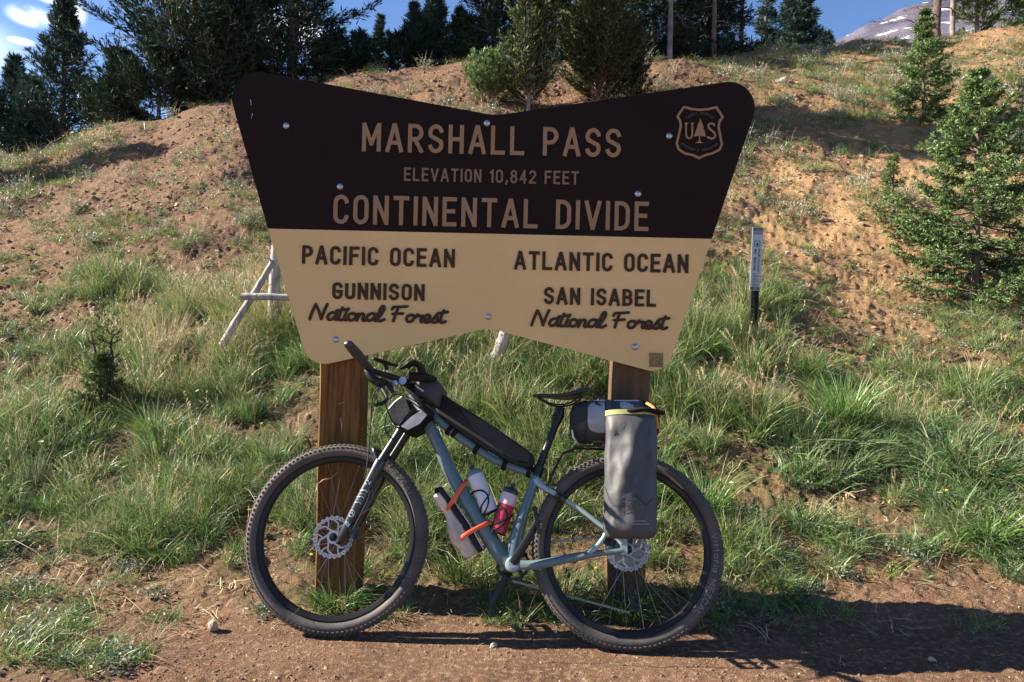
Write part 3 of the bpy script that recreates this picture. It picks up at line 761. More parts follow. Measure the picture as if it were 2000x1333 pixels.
    # lettering on the sidewall; angle measured in the wheel's own plane
    for (txt, a0, a1, cap, rad, st, m) in texts:
        lay = []; tot = 0
        for ch in txt:
            gw, ss = glyph(ch); lay.append((tot, gw, ss)); tot += gw+.26
        for (x0, gw, ss) in lay:
            mb = MB(); ok = False
            for j, s in enumerate(ss):
                P = []
                s = [(s[i][0]+(s[i+1][0]-s[i][0])*q/4, s[i][1]+(s[i+1][1]-s[i][1])*q/4) for i in range(len(s)-1) for q in range(4)]+[s[-1]] if len(s) < 8 else s
                for p in s:
                    t = R(a0+(a1-a0)*(x0+p[0])/tot); r = rad+p[1]*cap
                    P.append((r, t))
                # lay a thin ribbon on the torus side
                for i in range(len(P)-1):
                    (r1, t1), (r2, t2) = P[i], P[i+1]
                    q = []
                    for (r, t) in ((r1, t1), (r2, t2)):
                        cc = max(-1, min(1, (r-rc)/rt)); y = -(rt*1.02*math.sqrt(max(0, 1-cc*cc))+.0009+.00008*(j+i % 2)); q.append(Vector((r*math.cos(t), y, r*math.sin(t))))
                    d = (q[1]-q[0]); sd = d.cross(Vector((0, 1, 0)))
                    if sd.length < 1e-9: continue
                    sd = sd.normalized()*(st/2); d = d.normalized()*(st*.4)
                    mb.add([q[0]-d-sd, q[1]+d-sd, q[1]+d+sd, q[0]-d+sd], [(0, 1, 2, 3)]); ok = True
            if ok: mb.build('tyre_letter', m, w)
    return w
# angles: 0 = rearwards, 90 = up. Clockwise reading text has decreasing angle
Cf = Vector((0, 0, RW)); Cr = Vector((WB, 0, RW))
fw = wheel(Cf, 'wheel', [('MEZCAL', 56, 28, .020, .330, .0026, m_prtd)], 1)
rw = wheel(Cr, 'wheel', [('Vittoria MEZCAL', 12, -43, .020, .330, .0026, m_prtd)], 2)

def part(name, m, parent=bike, smooth=True, angle=40):
    def dec(fn):
        mb = MB(); fn(mb); return mb.build(name, m, parent, smooth=smooth, angle=angle)
    return dec
# ---- frame
fr = MB()
fr.tube(smoothpts(bps([(812, 806), (832, 822), (858, 872), (886, 934), (918, 988), (950, 1041), (978, 1083), (1000, 1102)]), 5), [(x, y) for x, y in zip(np.interp(np.linspace(0, 1, 36), [0, .3, .7, 1], [.021, .027, .031, .036]), np.interp(np.linspace(0, 1, 36), [0, 1], [.024, .036]))], 16, power=.85, m=0)
fr.tube(smoothpts(bps([(822, 790), (845, 808), (862, 824), (890, 849), (928, 875), (960, 895), (995, 911), (1030, 923), (1050, 934)]), 4), [(a, b) for a, b in zip(np.linspace(.021, .015, 33), np.linspace(.024, .016, 33))], 14, power=.85, m=0)
fr.tube(smoothpts(bps([(1054, 914), (1046, 934), (1034, 970), (1018, 1018), (1007, 1059), (1002, 1100)]), 4), [(a, b) for a, b in zip(np.interp(np.linspace(0, 1, 21), [0, .5, 1], [.018, .021, .036]), np.interp(np.linspace(0, 1, 21), [0, 1], [.018, .036]))], 16, power=.85, m=0)
fr.tube([bp(818, 768), bp(806, 792), bp(795, 815)], [(.022, .022), (.024, .024), (.026, .026)], 16, m=0)
ca = bp(1002, 1102); fr.lathe(ca-Vector((0, .044, 0)), (0, 1, 0), [(0, .02), (.003, .027), (.02, .031), (.044, .034), (.068, .031), (.085, .027), (.088, .02)], 24, m=1)
for sgn in (-1, 1):
    yo = sgn*.058
    P = [bp(1046, 938)+Vector((0, sgn*.012, 0))]+[Vector((bp(x, y, -.058).x, sgn*o, bp(x, y, -.058).z)) for (x, y, o) in ((1062, 951, .030), (1090, 968, .045), (1133, 995, .055), (1175, 1027, .062), (1200, 1046, .066), (1215, 1062, .067))]
    fr.tube(smoothpts(P, 4), [(a, b) for a, b in zip(np.interp(np.linspace(0, 1, 25), [0, .12, .4, 1], [.018, .0125, .0085, .0105]), np.interp(np.linspace(0, 1, 25), [0, .12, 1], [.012, .009, .008]))], 10, m=1)
    P = [bp(1012, 1104)+Vector((0, sgn*.030, 0))]+[Vector((bp(x, y, -.058).x, sgn*o, bp(x, y, -.058).z)) for (x, y, o) in ((1045, 1104, .046), (1085, 1097, .054), (1130, 1088, .060), (1165, 1082, .064), (1195, 1079, .067), (1216, 1076, .067))]
    fr.tube(smoothpts(P, 4), [(a, b) for a, b in zip(np.interp(np.linspace(0, 1, 25), [0, .4, .75, 1], [.019, .0165, .010, .011]), np.linspace(.011, .009, 25))], 10, m=0)
    P = [Vector((bp(x, y, -.058).x, sgn*.065, bp(x, y, -.058).z)) for (x, y) in ((1186, 1036), (1178, 1052), (1168, 1066), (1150, 1083))]
    fr.tube(P, [(.008, .007), (.0085, .007), (.010, .007), (.010, .007)], 10, m=1)
    q = [bp(x, y, -.058) for (x, y) in ((1210, 1046), (1224, 1049), (1225, 1082), (1212, 1084))]
    fr.prism([(p.x, p.z) for p in q][::-1], sgn*.067-.006, sgn*.067+.006, m=1)
frame = fr.build('frame', [m_frame, m_frlt], bike, smooth=True, angle=50)
# gusset paint on the bottom bracket
# ---- fork
def leg(sgn):
    o = sgn*.062
    top = bp(788, 832, -.062); mid = bp(742, 905, -.062); low = bp(668, 1050, -.062)
    f = lambda p: Vector((p.x, o, p.z))
    mb = MB(); mb.tube([f(top), f(mid)], .0175, 16); mb.build('stanchion', m_blk, bike, smooth=True, angle=40)
    mb = MB(); d = (f(low)-f(mid)); L_ = d.length; d.normalize()
    P = [f(mid)-d*.012, f(mid)-d*.004, f(mid)+d*.02, f(mid)+d*(L_*.5), f(mid)+d*(L_*.85), f(low), f(low)+d*.016]
    mb.tube(P, [.0205, .0235, .0235, .0225, .0205, .0185, .010], 18)
    lg = mb.build('fork_leg', m_fork, bike, smooth=True, angle=50); return lg, f, mid, low, d
lg1, f1, mid, low, dd = leg(-1); leg(1)
mb = MB(); mb.tube([Vector((bp(790, 828).x, y, bp(790, 828).z+.004*(1-abs(y)/.07))) for y in np.linspace(-.078, .078, 9)], [.016, .021, .022, .024, .027, .024, .022, .021, .016], 14, ref=(0, 0, 1)); mb.build('fork_crown', m_blk, bike, smooth=True, angle=50)
mb = MB(); ac = bp(738, 893, -.062); mb.tube(smoothpts([(ac.x, -.062, ac.z-.01), (ac.x-.02, -.052, ac.z+.028), (ac.x-.026, -.025, ac.z+.040), (ac.x-.027, 0, ac.z+.043), (ac.x-.026, .025, ac.z+.040), (ac.x-.02, .052, ac.z+.028), (ac.x, .062, ac.z-.01)], 4), .0105, 10, ref=(1, 0, 0)); mb.build('fork_arch', m_fork, bike, smooth=True, angle=50)
# print on the near leg: 34, stripes, badge
up_ = (f1(mid)-f1(low)).normalized(); rt_ = Vector((up_.z, 0, -up_.x))
def onleg(mb, s, P, w, j=0):
    """strokes on the leg; P = (across, along) in metres, wrapped round the tube"""
    base = f1(low)
    for i in range(len(P)-1):
        q = []
        for (a, l) in (P[i], P[i+1]):
            rad = .0238; th = a/rad; q.append(base+up_*l+rt_*(rad*math.sin(th))+Vector((0, -rad*math.cos(th)-.0004-.0001*((i+j) % 3), 0)))
        d = q[1]-q[0]
        if d.length < 1e-7: continue
        nn = (q[0]+q[1])/2-(base+up_*(P[i][1])); nn = Vector((nn.x*.3, -1, nn.z*.3)); sd = d.cross(nn).normalized()*(w/2); d = d.normalized()*(w*.35)
        mb.add([q[0]-d-sd, q[1]+d-sd, q[1]+d+sd, q[0]-d+sd], [(0, 1, 2, 3)])
Lg = (f1(mid)-f1(low)).length
def legtext(txt, l0, cap, w, adv, cx=0.0, rot=False):
    x = 0
    for ch in txt:
        gw, ss = glyph(ch); mb = MB()
        for j, s in enumerate(ss):
            if rot: P = [(cx+(.5-p[1])*cap*-1, l0-(x+p[0])*cap) for p in s]
            else: P = [(cx+(x+p[0])*cap-adv/2, l0+p[1]*cap) for p in s]
            onleg(mb, 0, P, w, j)
        if mb.v: mb.build('fork_print', m_prt, lg1)
        x += gw+.28
legtext('34', Lg*.70, .016, .0028, .020)
for k, (l, tl) in enumerate(((.60, .006), (.555, .006), (.515, .006), (.475, .006), (.44, .006))):
    mb = MB(); onleg(mb, 0, [(-.017, Lg*l), (-.004, Lg*l+tl), (.004, Lg*l+tl*1.6), (.012, Lg*l+tl)], .0052-.0006*k, k); mb.build('fork_print', m_prtd if k % 2 else m_prt, lg1)
mb = MB(); onleg(mb, 0, [(-.004+.0115*math.cos(R(a)), Lg*.31+.0125*math.sin(R(a))) for a in range(0, 361, 24)], .0028); onleg(mb, 0, [(-.010, Lg*.31-.003), (-.004, Lg*.31+.006), (.002, Lg*.31-.002)], .003, 1); mb.build('fork_print', m_prt, lg1)
for (a, l, c_) in ((-.007, .155, 'F'), (.001, .16, 'O'), (.0085, .15, 'X')):
    gw, ss = glyph(c_); mb = MB()
    for j, s in enumerate(ss): onleg(mb, 0, [(a+p[0]*.012-.003, Lg*l+p[1]*.013) for p in s], .0022, j)
    mb.build('fork_print', m_prt, lg1)
@part('brake_caliper', m_blk, angle=30)
def _(mb):
    c = bp(692, 1042, -.066); M = Matrix.Rotation(R(-35), 3, 'Y')
    mb.box(c+Vector((.004, 0, 0)), (.030, .030, .060), M); mb.box(c+Vector((.012, -.012, .018)), (.020, .018, .022), M); mb.lathe(c+Vector((.006, -.018, -.012)), (0, -1, 0), [(0, .011), (.006, .010), (.007, .004)], 14)
@part('brake_caliper', m_blk, angle=30)
def _(mb):
    c = bp(1188, 1058, -.058); M = Matrix.Rotation(R(20), 3, 'Y')
    mb.box(c+Vector((0, .008, 0)), (.060, .024, .028), M); mb.lathe(c+Vector((.01, -.004, 0)), (0, -1, 0), [(0, .011), (.005, .010), (.006, .004)], 14)
# ---- seat post and saddle
@part('seat_post', m_blk)
def _(mb):
    mb.tube([bp(1050, 925), bp(1058, 900), bp(1077, 850), (bp(1092, 812))], [.0165, .0155, .0155, .0155], 16)
    mb.tube([bp(1047, 931), bp(1054, 911)], .0215, 16)
    mb.tube([bp(1084, 832), bp(1091, 812), bp(1095, 796)], [.017, .023, .017], 12)
    for s in (-1, 1): mb.lathe(bp(1083, 815)+Vector((0, s*.02, 0)), (0, s, 0), [(0, .010), (.006, .009), (.008, .004)], 12)
def loft(mb, rings, cap=True, m=None):
    n = len(rings[0]); vs = [p for r in rings for p in r]; fs = []
    for i in range(len(rings)-1):
        for k in range(n): k2 = (k+1) % n; fs.append((i*n+k, i*n+k2, (i+1)*n+k2, (i+1)*n+k))
    if cap: fs.append(tuple(range(n-1, -1, -1))); fs.append(tuple((len(rings)-1)*n+k for k in range(n)))
    mb.add(vs, fs, m)
@part('saddle', mat('saddle_leather', (0.014, 0.014, 0.015), rough=.28, bump=.1, bscale=150), angle=60)
def _(mb):
    rings = []
    prof = [(1040, 773, .006, .004), (1043, 773, .014, .010), (1052, 773, .019, .012), (1070, 773.5, .024, .013), (1088, 774, .036, .015), (1105, 773, .052, .019), (1120, 770, .064, .022), (1135, 766, .069, .022), (1147, 763, .066, .018), (1153, 762, .050, .010)]
    for (px, py, w, h) in prof:
        c = bp(px, py); ring = []
        for k in range(20):
            t = 2*math.pi*k/20; cx = math.copysign(abs(math.cos(t))**.8, math.cos(t)); sz = math.sin(t)
            z = h*(.55*sz if sz > 0 else 1.0*sz*(.35+.65*abs(cx)**2)); ring.append((c.x, w*cx, c.z+z-.006*abs(cx)**3*(w/.06)))
        rings.append(ring)
    loft(mb, rings)
@part('saddle_rail', m_blk)
def _(mb):
    for s in (-1, 1): mb.tube(smoothpts([bp(1050, 777)+Vector((0, s*.008, 0)), bp(1062, 783)+Vector((0, s*.016, 0)), bp(1078, 791)+Vector((0, s*.022, 0)), bp(1104, 792)+Vector((0, s*.022, 0)), bp(1122, 785)+Vector((0, s*.035, 0)), bp(1138, 772)+Vector((0, s*.04, 0))], 4), .0036, 8)
# ---- cranks, chain
@part('crank_arm', m_blk)
def _(mb):
    mb.tube(smoothpts([bp(1002, 1101, -.055)+Vector((0, -.004, 0)), bp(1016, 1078, -.07), bp(1034, 1048, -.078), bp(1050, 1018, -.080)], 4), [(a, .008) for a in np.linspace(.0185, .0135, 13)], 12, power=.7)
@part('crank_cap', m_sil)
def _(mb):
    c = bp(1002, 1101, -.062); annulus(mb, c, .010, .0155, -.004, .004, 28)
@part('crank_arm', m_blk)
def _(mb):
    mb.tube(smoothpts([bp(1002, 1101, .055), bp(988, 1128, .075), bp(972, 1158, .080), bp(960, 1182, .083)], 4), [(a, .008) for a in np.linspace(.018, .013, 13)], 12, power=.7)
def pedal(c, sgn):
    mb = MB(); c = Vector(c); M = Matrix.Rotation(R(78), 3, 'Y'); ctr = c+Vector((0, sgn*.060, 0))
    for dx in (-.045, .045): mb.box(ctr+M @ Vector((dx, 0, 0)), (.012, .095, .014), M)
    for dy in (-.046, 0, .046): mb.box(ctr+M @ Vector((0, dy, 0)), (.10, .014 if dy == 0 else .010, .0135), M)
    mb.tube([c, c+Vector((0, sgn*.10, 0))], .007, 10, ref=(1, 0, 0))
    for dx in (-.045, -.02, .02, .045):
        for dy in (-.045, .045):
            for s in (-1, 1): mb.box(ctr+M @ Vector((dx, dy, s*.009)), (.003, .003, .005), M)
    mb.build('pedal', m_blk, bike)
pedal(bp(1050, 1018, -.082), -1); pedal(bp(960, 1180, .085), 1)
@part('chainring', m_blk, smooth=False)
def _(mb):
    c = bp(1002, 1101, .048); annulus(mb, c, .055, .067, -.0015, .0015, 64, .0016); annulus(mb, c, .014, .026, -.003, .003, 32)
    for k in range(4): t = R(45+90*k); mb.tube([c+Vector((.02*math.cos(t), 0, .02*math.sin(t))), c+Vector((.058*math.cos(t), 0, .058*math.sin(t)))], (.007), 6)
@part('cassette', mat('cassette_steel', (0.33, 0.27, 0.20), rough=.35, metal=.85), smooth=False)
def _(mb):
    for k in range(11): annulus(mb, Cr, .022, .082-.0055*k, .020+.0026*k, .0212+.0026*k, 64, .0014)
@part('chain', m_chain, smooth=False)
def _(mb):
    c0 = bp(1002, 1101, .048); dl = bp(1238, 1187, .048); up = Vector((Cr.x, .046, Cr.z+.058))
    def links(a, b):
        L_ = (b-a).length; n = int(L_/.0127); d = (b-a).normalized(); M = Matrix((d, Vector((0, 1, 0)), d.cross(Vector((0, 1, 0))))).transposed()
        for k in range(n): mb.box(a+d*(.0127*(k+.5)), (.0115, .0065 if k % 2 else .0045, .0080), M)
    links(c0+Vector((0, 0, -.066)), dl+Vector((-.006, 0, -.022))); links(c0+Vector((0, 0, .066)), up)
for o_ in bike.children:
    if o_.name.startswith('chain') and not o_.name.startswith('chainring'): tag(o_, kind='stuff')
@part('derailleur', m_blk, angle=30)
def _(mb):
    a = bp(1207, 1128, .05); b = bp(1222, 1148, .055); j1 = bp(1228, 1150, .05); j2 = bp(1240, 1186, .05)
    mb.tube([bp(1218, 1100, .06), a, b], [.010, .012, .012], 10); mb.tube([a, b+Vector((.01, 0, -.01))], [(.016, .012)]*2, 10)
    for j, r in ((j1, .022), (j2, .022)): annulus(mb, j, .006, r*.8, -.003, .003, 26, .0015)
    mb.ribbon([(j1.x, j1.z), ((j1.x+j2.x)/2-.006, (j1.z+j2.z)/2), (j2.x, j2.z)], .016, .043, .045)
@part('seatstay_clamp', m_blk)
def _(mb):
    for px, py in ((1090, 969), (1100, 974)): mb.lathe(bp(px, py, -.05)+Vector((0, -.016, 0)), (0, 1, 0), [(0, .004), (.001, .0075), (.008, .008), (.03, .008)], 12)
    mb.tube([bp(1086, 966, -.05), bp(1104, 979, -.054)], .0135, 12)
# ---- cockpit
stem0 = bp(819, 757); clampL = at_l(790, 746, 2.97); barC = clampL
@part('stem', m_blk)
def _(mb):
    mb.tube([stem0, (stem0+clampL)/2, clampL], [.021, .017, .019], 14); mb.tube([bp(813, 775), bp(822, 748)], .020, 16)
hbL = [at_l(790, 746, 2.97), at_l(765, 737, 2.93), at_l(740, 729, 2.87), at_l(718, 723, 2.82)]
dirv = (hbL[0]-hbL[2]); dirv = Vector((dirv.x*.3, .2, -.01))
@part('handlebar', m_blk)
def _(mb):
    mb.tube([hbL[3], hbL[2], hbL[1], hbL[0], hbL[0]+dirv*.25, hbL[0]+dirv*.8, hbL[0]+dirv*1.5], [.011, .0115, .014, .0159, .0159, .013, .011], 14, ref=(0, 0, 1))
@part('bar_end_ring', m_sil)
def _(mb):
    c = at_l(788.6, 746, 2.955); annulus(mb, c+Vector((0, -.020, 0)), .0105, .0150, -.003, .003, 28)
    mb.lathe(c+Vector((0, -.019, 0)), (0, -1, 0), [(-.004, .0105), (.0005, .0105), (.001, .004)], 20)
def grip(P, name='grip'):
    pts = smoothpts(P, 8); n = len(pts); rad = []
    for i in range(n):
        s = i/(n-1); r = np.interp(s, [0, .04, .2, .6, .92, 1], [.0135, .0165, .0175, .0205, .0175, .009]); rad.append((r*(1.0+.045*(i % 2)), r*.82*(1.0+.03*(i % 2))))
    mb = MB(); mb.tube(pts, rad, 16, ref=(.3, 1, 0)); return mb.build(name, mat('grip_rubber', (0.018, 0.02, 0.028), rough=.3, spec=.7), bike, smooth=True, angle=60)
grip([at_l(722, 722, 2.815), at_l(712, 710, 2.79), at_l(700, 695, 2.76), at_l(688, 681, 2.73), at_l(677, 669, 2.70)])
e0 = hbL[0]+dirv*1.5; grip([e0, e0+Vector((-.01, .04, .01)), e0+Vector((-.03, .08, .015)), e0+Vector((-.05, .12, .02))])
@part('brake_lever', m_blk, angle=40)
def _(mb):
    a = at_l(728, 735, 2.80); b = at_l(745, 748, 2.83)
    mb.tube([at_l(716, 724, 2.81), at_l(724, 738, 2.79), at_l(738, 746, 2.79), at_l(748, 750, 2.82)], [(.012, .014), (.017, .016), (.0165, .016), (.012, .014)], 12)
    mb.tube(smoothpts([at_l(738, 752, 2.79), at_l(748, 762, 2.77), at_l(756, 779, 2.74), at_l(747, 787, 2.72), at_l(732, 792, 2.70)], 4), [(.0065, .004)]*17, 8)
    mb.tube([at_l(744, 742, 2.85), at_l(760, 752, 2.83), at_l(768, 768, 2.83)], [.010, .012, .007], 10)
@part('bar_clamps', m_sil)
def _(mb):
    for px, py in ((725, 718), (733, 719), (738, 722), (750, 725), (757, 726), (764, 727), (739, 745), (770, 757), (776, 763)):
        mb.lathe(at_l(px, py, 2.83), (0, -1, 0), [(0, .0032), (.003, .003), (.004, .001)], 8)
    mb.lathe(at_l(772, 748, 2.88), (0, -1, 0), [(0, .010), (.006, .010), (.008, .004)], 14); mb.lathe(at_l(769, 762, 2.88), (0, -1, 0), [(0, .007), (.006, .007), (.008, .003)], 12)
@part('bike_computer_mount', m_blk)
def _(mb):
    mb.tube([at_l(727, 700, 2.84), at_l(745, 706, 2.86), at_l(772, 714, 2.90)], [(.006, .018), (.009, .026), (.007, .022)], 12, ref=(.2, 1, .1))
    mb.tube([at_l(752, 709, 2.87), at_l(756, 722, 2.88)], .008, 8)
@part('thumb_shifter', m_blk2)
def _(mb):
    mb.tube(smoothpts([at_l(784, 721, 2.95), at_l(796, 714, 2.95), at_l(808, 710, 2.97), at_l(820, 716, 2.98), at_l(826, 730, 2.99)], 3), [(.004, .02)]*3+[(.012, .03)]*6+[(.016, .03)]*4, 12)
    mb.tube([at_l(800, 735, 2.98), at_l(828, 738, 2.98), at_l(848, 742, 3.0)], [(.016, .03), (.02, .04), (.012, .03)], 12)
@part('cable', m_blk2)
def _(mb):
    for P in ([(744, 750, 2.84), (728, 775, 2.82), (724, 830, 2.82), (720, 878, 2.80), (716, 915, 2.78), (711, 935, 2.78)], [(760, 757, 2.87), (752, 780, 2.9), (760, 810, 2.93), (775, 835, 2.94), (795, 842, 2.93)],
              [(748, 748, 2.82), (735, 770, 2.74), (745, 792, 2.78), (775, 770, 2.9), (810, 790, 2.86), (838, 812, 2.87)], [(716, 940, 2.775), (722, 965, 2.77), (705, 1005, 2.765), (690, 1035, 2.765)], [(770, 760, 2.9), (757, 800, 2.86), (752, 840, 2.86), (770, 860, 2.88)]):
        mb.tube(smoothpts([at_l(*p) for p in P], 6), .0026, 8)
# ---- cages, rack, straps of the bag on the top tube
@part('bottle_cage', m_blk2)
def _(mb):
    def cage(ax0, ax1, r, side):
        ax0 = Vector(ax0); ax1 = Vector(ax1); d = (ax1-ax0); L_ = d.length; d.normalize(); s = Vector((d.z, 0, -d.x))*side
        def q(l, th): return ax0+d*(l*L_)+s*(r*math.cos(R(th)))+Vector((0, -r*math.sin(R(th)), 0))
        mb.tube(smoothpts([q(.42, -10), q(.42, 30), q(.43, 60), q(.47, 100), q(.60, 125), q(.75, 120), q(.88, 95), q(.99, 60), q(1.02, 10)], 4), [(.0035, .0022)]*33, 8)
        mb.tube(smoothpts([q(.5, 170), q(.62, 140), q(.72, 100), q(.82, 60), q(.95, 30)], 4), [(.003, .002)]*17, 8)
        mb.tube(smoothpts([q(.42, -10), q(.42, -60), q(.45, -110), q(.62, -125), q(.88, -95), q(1.02, -20)], 4), [(.0035, .0022)]*21, 8)
        mb.tube([q(1.02, t) for t in range(-180, 181, 30)], .003, 6)
    cage(bp(925, 925), bp(955, 1001), .0362, 1); cage(bp(998, 960), bp(972, 1040), .0362, 1)
@part('rear_rack', m_blk)
def _(mb):
    z = bp(1150, 874).z
    for y in (-.05, .05): mb.tube(smoothpts([(bp(1122, 868).x, y*.5, z-.004), (bp(1135, 872).x, y, z), (bp(1272, 872).x, y, z), (bp(1280, 872).x, y*.6, z)], 3), .005, 8)
    for px in (1150, 1200, 1240, 1270): mb.tube([(bp(px, 872).x, -.05, z), (bp(px, 872).x, .05, z)], .004, 8, ref=(1, 0, 0))
    for y in (-.072, .072):
        for px in (1215, 1260): mb.tube([(bp(px, 872).x, y*.7, z), (Cr.x+.01, y, Cr.z+.02)], .0048, 8)
    for y in (-.03, .03): mb.tube([(bp(1128, 870).x, y, z), (bp(1098, 880).x, y, z-.03), (bp(1068, 945).x, y, bp(1068, 950).z)], .0045, 8)
    mb.lathe(bp(1180, 872, -.055), (0, -1, 0), [(0, .010), (.01, .009), (.012, .004)], 12)
    mb.tube([bp(1158, 866, -.05), bp(1172, 864, -.05), bp(1182, 870, -.05)], .009, 8)
# ---------------------------------------------------------------- bags and bottles carried by the bicycle
def thing_on_bike(name, origin, label, cat, group=None):
    o = bpy.data.objects.new(name, None); COL.objects.link(o); o.empty_display_size = .05
    o.matrix_world = BM @ Matrix.Translation(Vector(origin)); tag(o, label, cat, group); o['_o'] = list(origin); return o
def bag_part(t, name, mb, m, smooth=True, angle=45, parent=None):
    o = mb.build(name, m, parent or t, smooth=smooth, angle=angle); og = t['_o']
    if parent is None: o.location = (-og[0], -og[1], -og[2])
    return o
f_grey = mat('fabric_grey', (0.062, 0.063, 0.066), rough=.7, spec=.25, noise=.2, nscale=14, bump=.35, bscale=22)
f_dark = mat('fabric_dark', (0.013, 0.0125, 0.012), rough=.8, spec=.15, noise=.3, nscale=10, bump=.3, bscale=25)
f_silver = mat('fabric_silver', (0.33, 0.335, 0.35), rough=.5, noise=.15, nscale=12, bump=.4, bscale=18)
f_white = mat('fabric_reflective', (0.55, 0.55, 0.55), rough=.45)
f_tpu = mat('drybag_grey', (0.062, 0.062, 0.066), rough=.55, spec=.35, noise=.12, nscale=6, bump=.25, bscale=14)
f_lime = mat('lime_band', (0.34, 0.36, 0.12), rough=.6, noise=.15, nscale=30)
f_orange = mat('strap_orange', (0.75, 0.10, 0.035), rough=.45)
f_beige = mat('nylon_beige', (0.74, 0.58, 0.44), rough=.6, col2=(0.45, 0.36, 0.28), nscale=9, bump=.5, bscale=16)
m_bclear = mat('bottle_white', (0.62, 0.60, 0.62), rough=.35, spec=.5, noise=.08, nscale=6)
m_bred = mat('bottle_red', (0.50, 0.035, 0.055), rough=.3, noise=.25, nscale=9)
m_bpink = mat('bottle_pink', (0.66, 0.48, 0.52), rough=.35)
m_cap = mat('bottle_cap', (0.03, 0.035, 0.04), rough=.4)
m_capc = mat('bottle_cap_grey', (0.14, 0.16, 0.17), rough=.3)

# handlebar bag
hb = thing_on_bike('handlebar_bag', bp(800, 840), 'grey and silver handlebar bag strapped in front of the stem', 'bag')
def patch(px, off, th=.003, r=0.0):
    P = [bp(*p, off) for p in px]; return [(p.x, p.z) for p in P]
mb = MB(); out = [(757, 800), (771, 784), (787, 771), (812, 776), (840, 810), (836, 815), (820, 831), (795, 843), (777, 836), (764, 826)]
def bevbag(mb, px, y0, y1, b, m=None):
    P = [bp(*p, y0) for p in px]; c = sum((Vector((p.x, p.z)) for p in P), Vector((0, 0)))/len(P); n = len(P)
    Pz = [Vector((p.x, p.z)) for p in P]; rings = []
    for (y, s) in ((y0, b*1.0), (y0+b*.35, b*.35), (y0+b, 0), (y1-b, 0), (y1-b*.35, b*.35), (y1, b)):
        ring = []
        for q in Pz:
            d = (c-q); l = d.length; ring.append(((q+d*(s/l)).x, y, (q+d*(s/l)).y))
        rings.append(ring)
    loft(mb, rings[::-1], m=m)
bevbag(mb, smoothpts(out, 3, True), -.105, .10, .016); bag_part(hb, 'bag_body', mb, f_dark)
mb = MB(); out2 = [(806, 755), (816, 741), (832, 736), (847, 738), (861, 751), (857, 775), (852, 790), (838, 785), (818, 770)]
bevbag(mb, smoothpts(out2, 3, True), -.095, .10, .022); bag_part(hb, 'upper_pocket', mb, f_grey)
def panel(t, name, px, off, th, m, inset=0, parent=None):
    mb = MB(); q = patch(px, off); mb.prism(q[::-1] if ccw(q) else q, off, off+th); return bag_part(t, name, mb, m, smooth=False)
def ccw(q): return sum((q[i-1][0]*q[i][1]-q[i][0]*q[i-1][1]) for i in range(len(q))) > 0
panel(hb, 'front_panel', [(762, 801), (786, 775), (792, 779), (800, 802), (780, 830), (767, 822)], -.1085, .008, f_grey)
panel(hb, 'silver_panel', [(783, 833), (802, 815), (819, 804), (828, 804), (834, 811), (819, 828), (796, 840)], -.1085, .008, f_silver)
panel(hb, 'reflective_stripe', [(795, 774), (801, 771), (823, 800), (816, 802)], -.1088, .006, f_white)
for P in ([(758, 800), (770, 786), (787, 773)], [(766, 826), (773, 833), (779, 834)], [(811, 752), (818, 758), (827, 764)]):
    mb = MB(); q = [bp(*p, -.104) for p in P]; mb.tube([(p.x, -.100, p.z) for p in q], .0035, 8); bag_part(hb, 'reflective_piping', mb, f_white)
mb = MB(); mb.tube([bp(796, 757, -.10), bp(812, 776, -.112), bp(830, 798, -.112), bp(847, 812, -.10)], [(.011, .003)]*4, 8); bag_part(hb, 'strap', mb, f_dark)
mb = MB()
for k in range(4): mb.box(bp(820+k*2.6, 803-k*1.4+1, -.1125), (.0024, .0015, .016), Matrix.Rotation(R(35), 3, 'Y'))
bag_part(hb, 'buckle', mb, f_white, smooth=False)
mb = MB(); mb.tube([bp(788, 768, -.11), bp(802, 780, -.115), bp(817, 788, -.114)], .0016, 6); bag_part(hb, 'cord', mb, f_dark)

# top tube bag
tb = thing_on_bike('top_tube_bag', bp(950, 890), 'long dark wedge shaped bag lying along the top tube', 'bag')
out = [(851, 764), (866, 770), (890, 786), (943, 819), (998, 856), (1033, 881), (1044, 895), (1035, 913), (1000, 905), (965, 887), (930, 866), (890, 838), (858, 813), (850, 795)]
mb = MB(); bevbag(mb, smoothpts(out, 3, True), -.032, .032, .012); bag_part(tb, 'bag_body', mb, mat('fabric_charcoal', (0.024, 0.023, 0.021), rough=.75, spec=.2, noise=.2, nscale=8, bump=.3, bscale=16))
panel(tb, 'side_panel', [(900, 800), (950, 826), (1000, 862), (1034, 888), (1034, 902), (1010, 900), (960, 872), (925, 838)], -.0345, .006, mat('fabric_panel', (0.038, 0.036, 0.033), rough=.7, spec=.2, noise=.15, bump=.25, bscale=18))
mb = MB(); mb.tube(smoothpts([bp(*p, -.0335) for p in ((858, 775), (895, 800), (940, 845), (990, 893), (1030, 906))], 4), .0016, 6); bag_part(tb, 'zip', mb, f_dark)
for (px, py, a) in ((879, 840, -38), (890, 846, -38), (932, 877, -33), (986, 908, -22), (1034, 922, -18)):
    mb = MB(); c = bp(px, py); M = Matrix.Rotation(R(-a), 3, 'Y'); rr_ = .0245
    mb.tube([c+M @ Vector((-.009, 0, 0)), c+M @ Vector((.009, 0, 0))], [(rr_, rr_+.004)]*2, 16); bag_part(tb, 'strap', mb, f_dark)
mb = MB()
for k in range(7): mb.box(bp(954+k*3.1, 883+k*1.7, -.0372+.004), (.0045, .0012, .002), Matrix.Rotation(R(28), 3, 'Y'))
bag_part(tb, 'small_print', mb, m_prt, smooth=False)

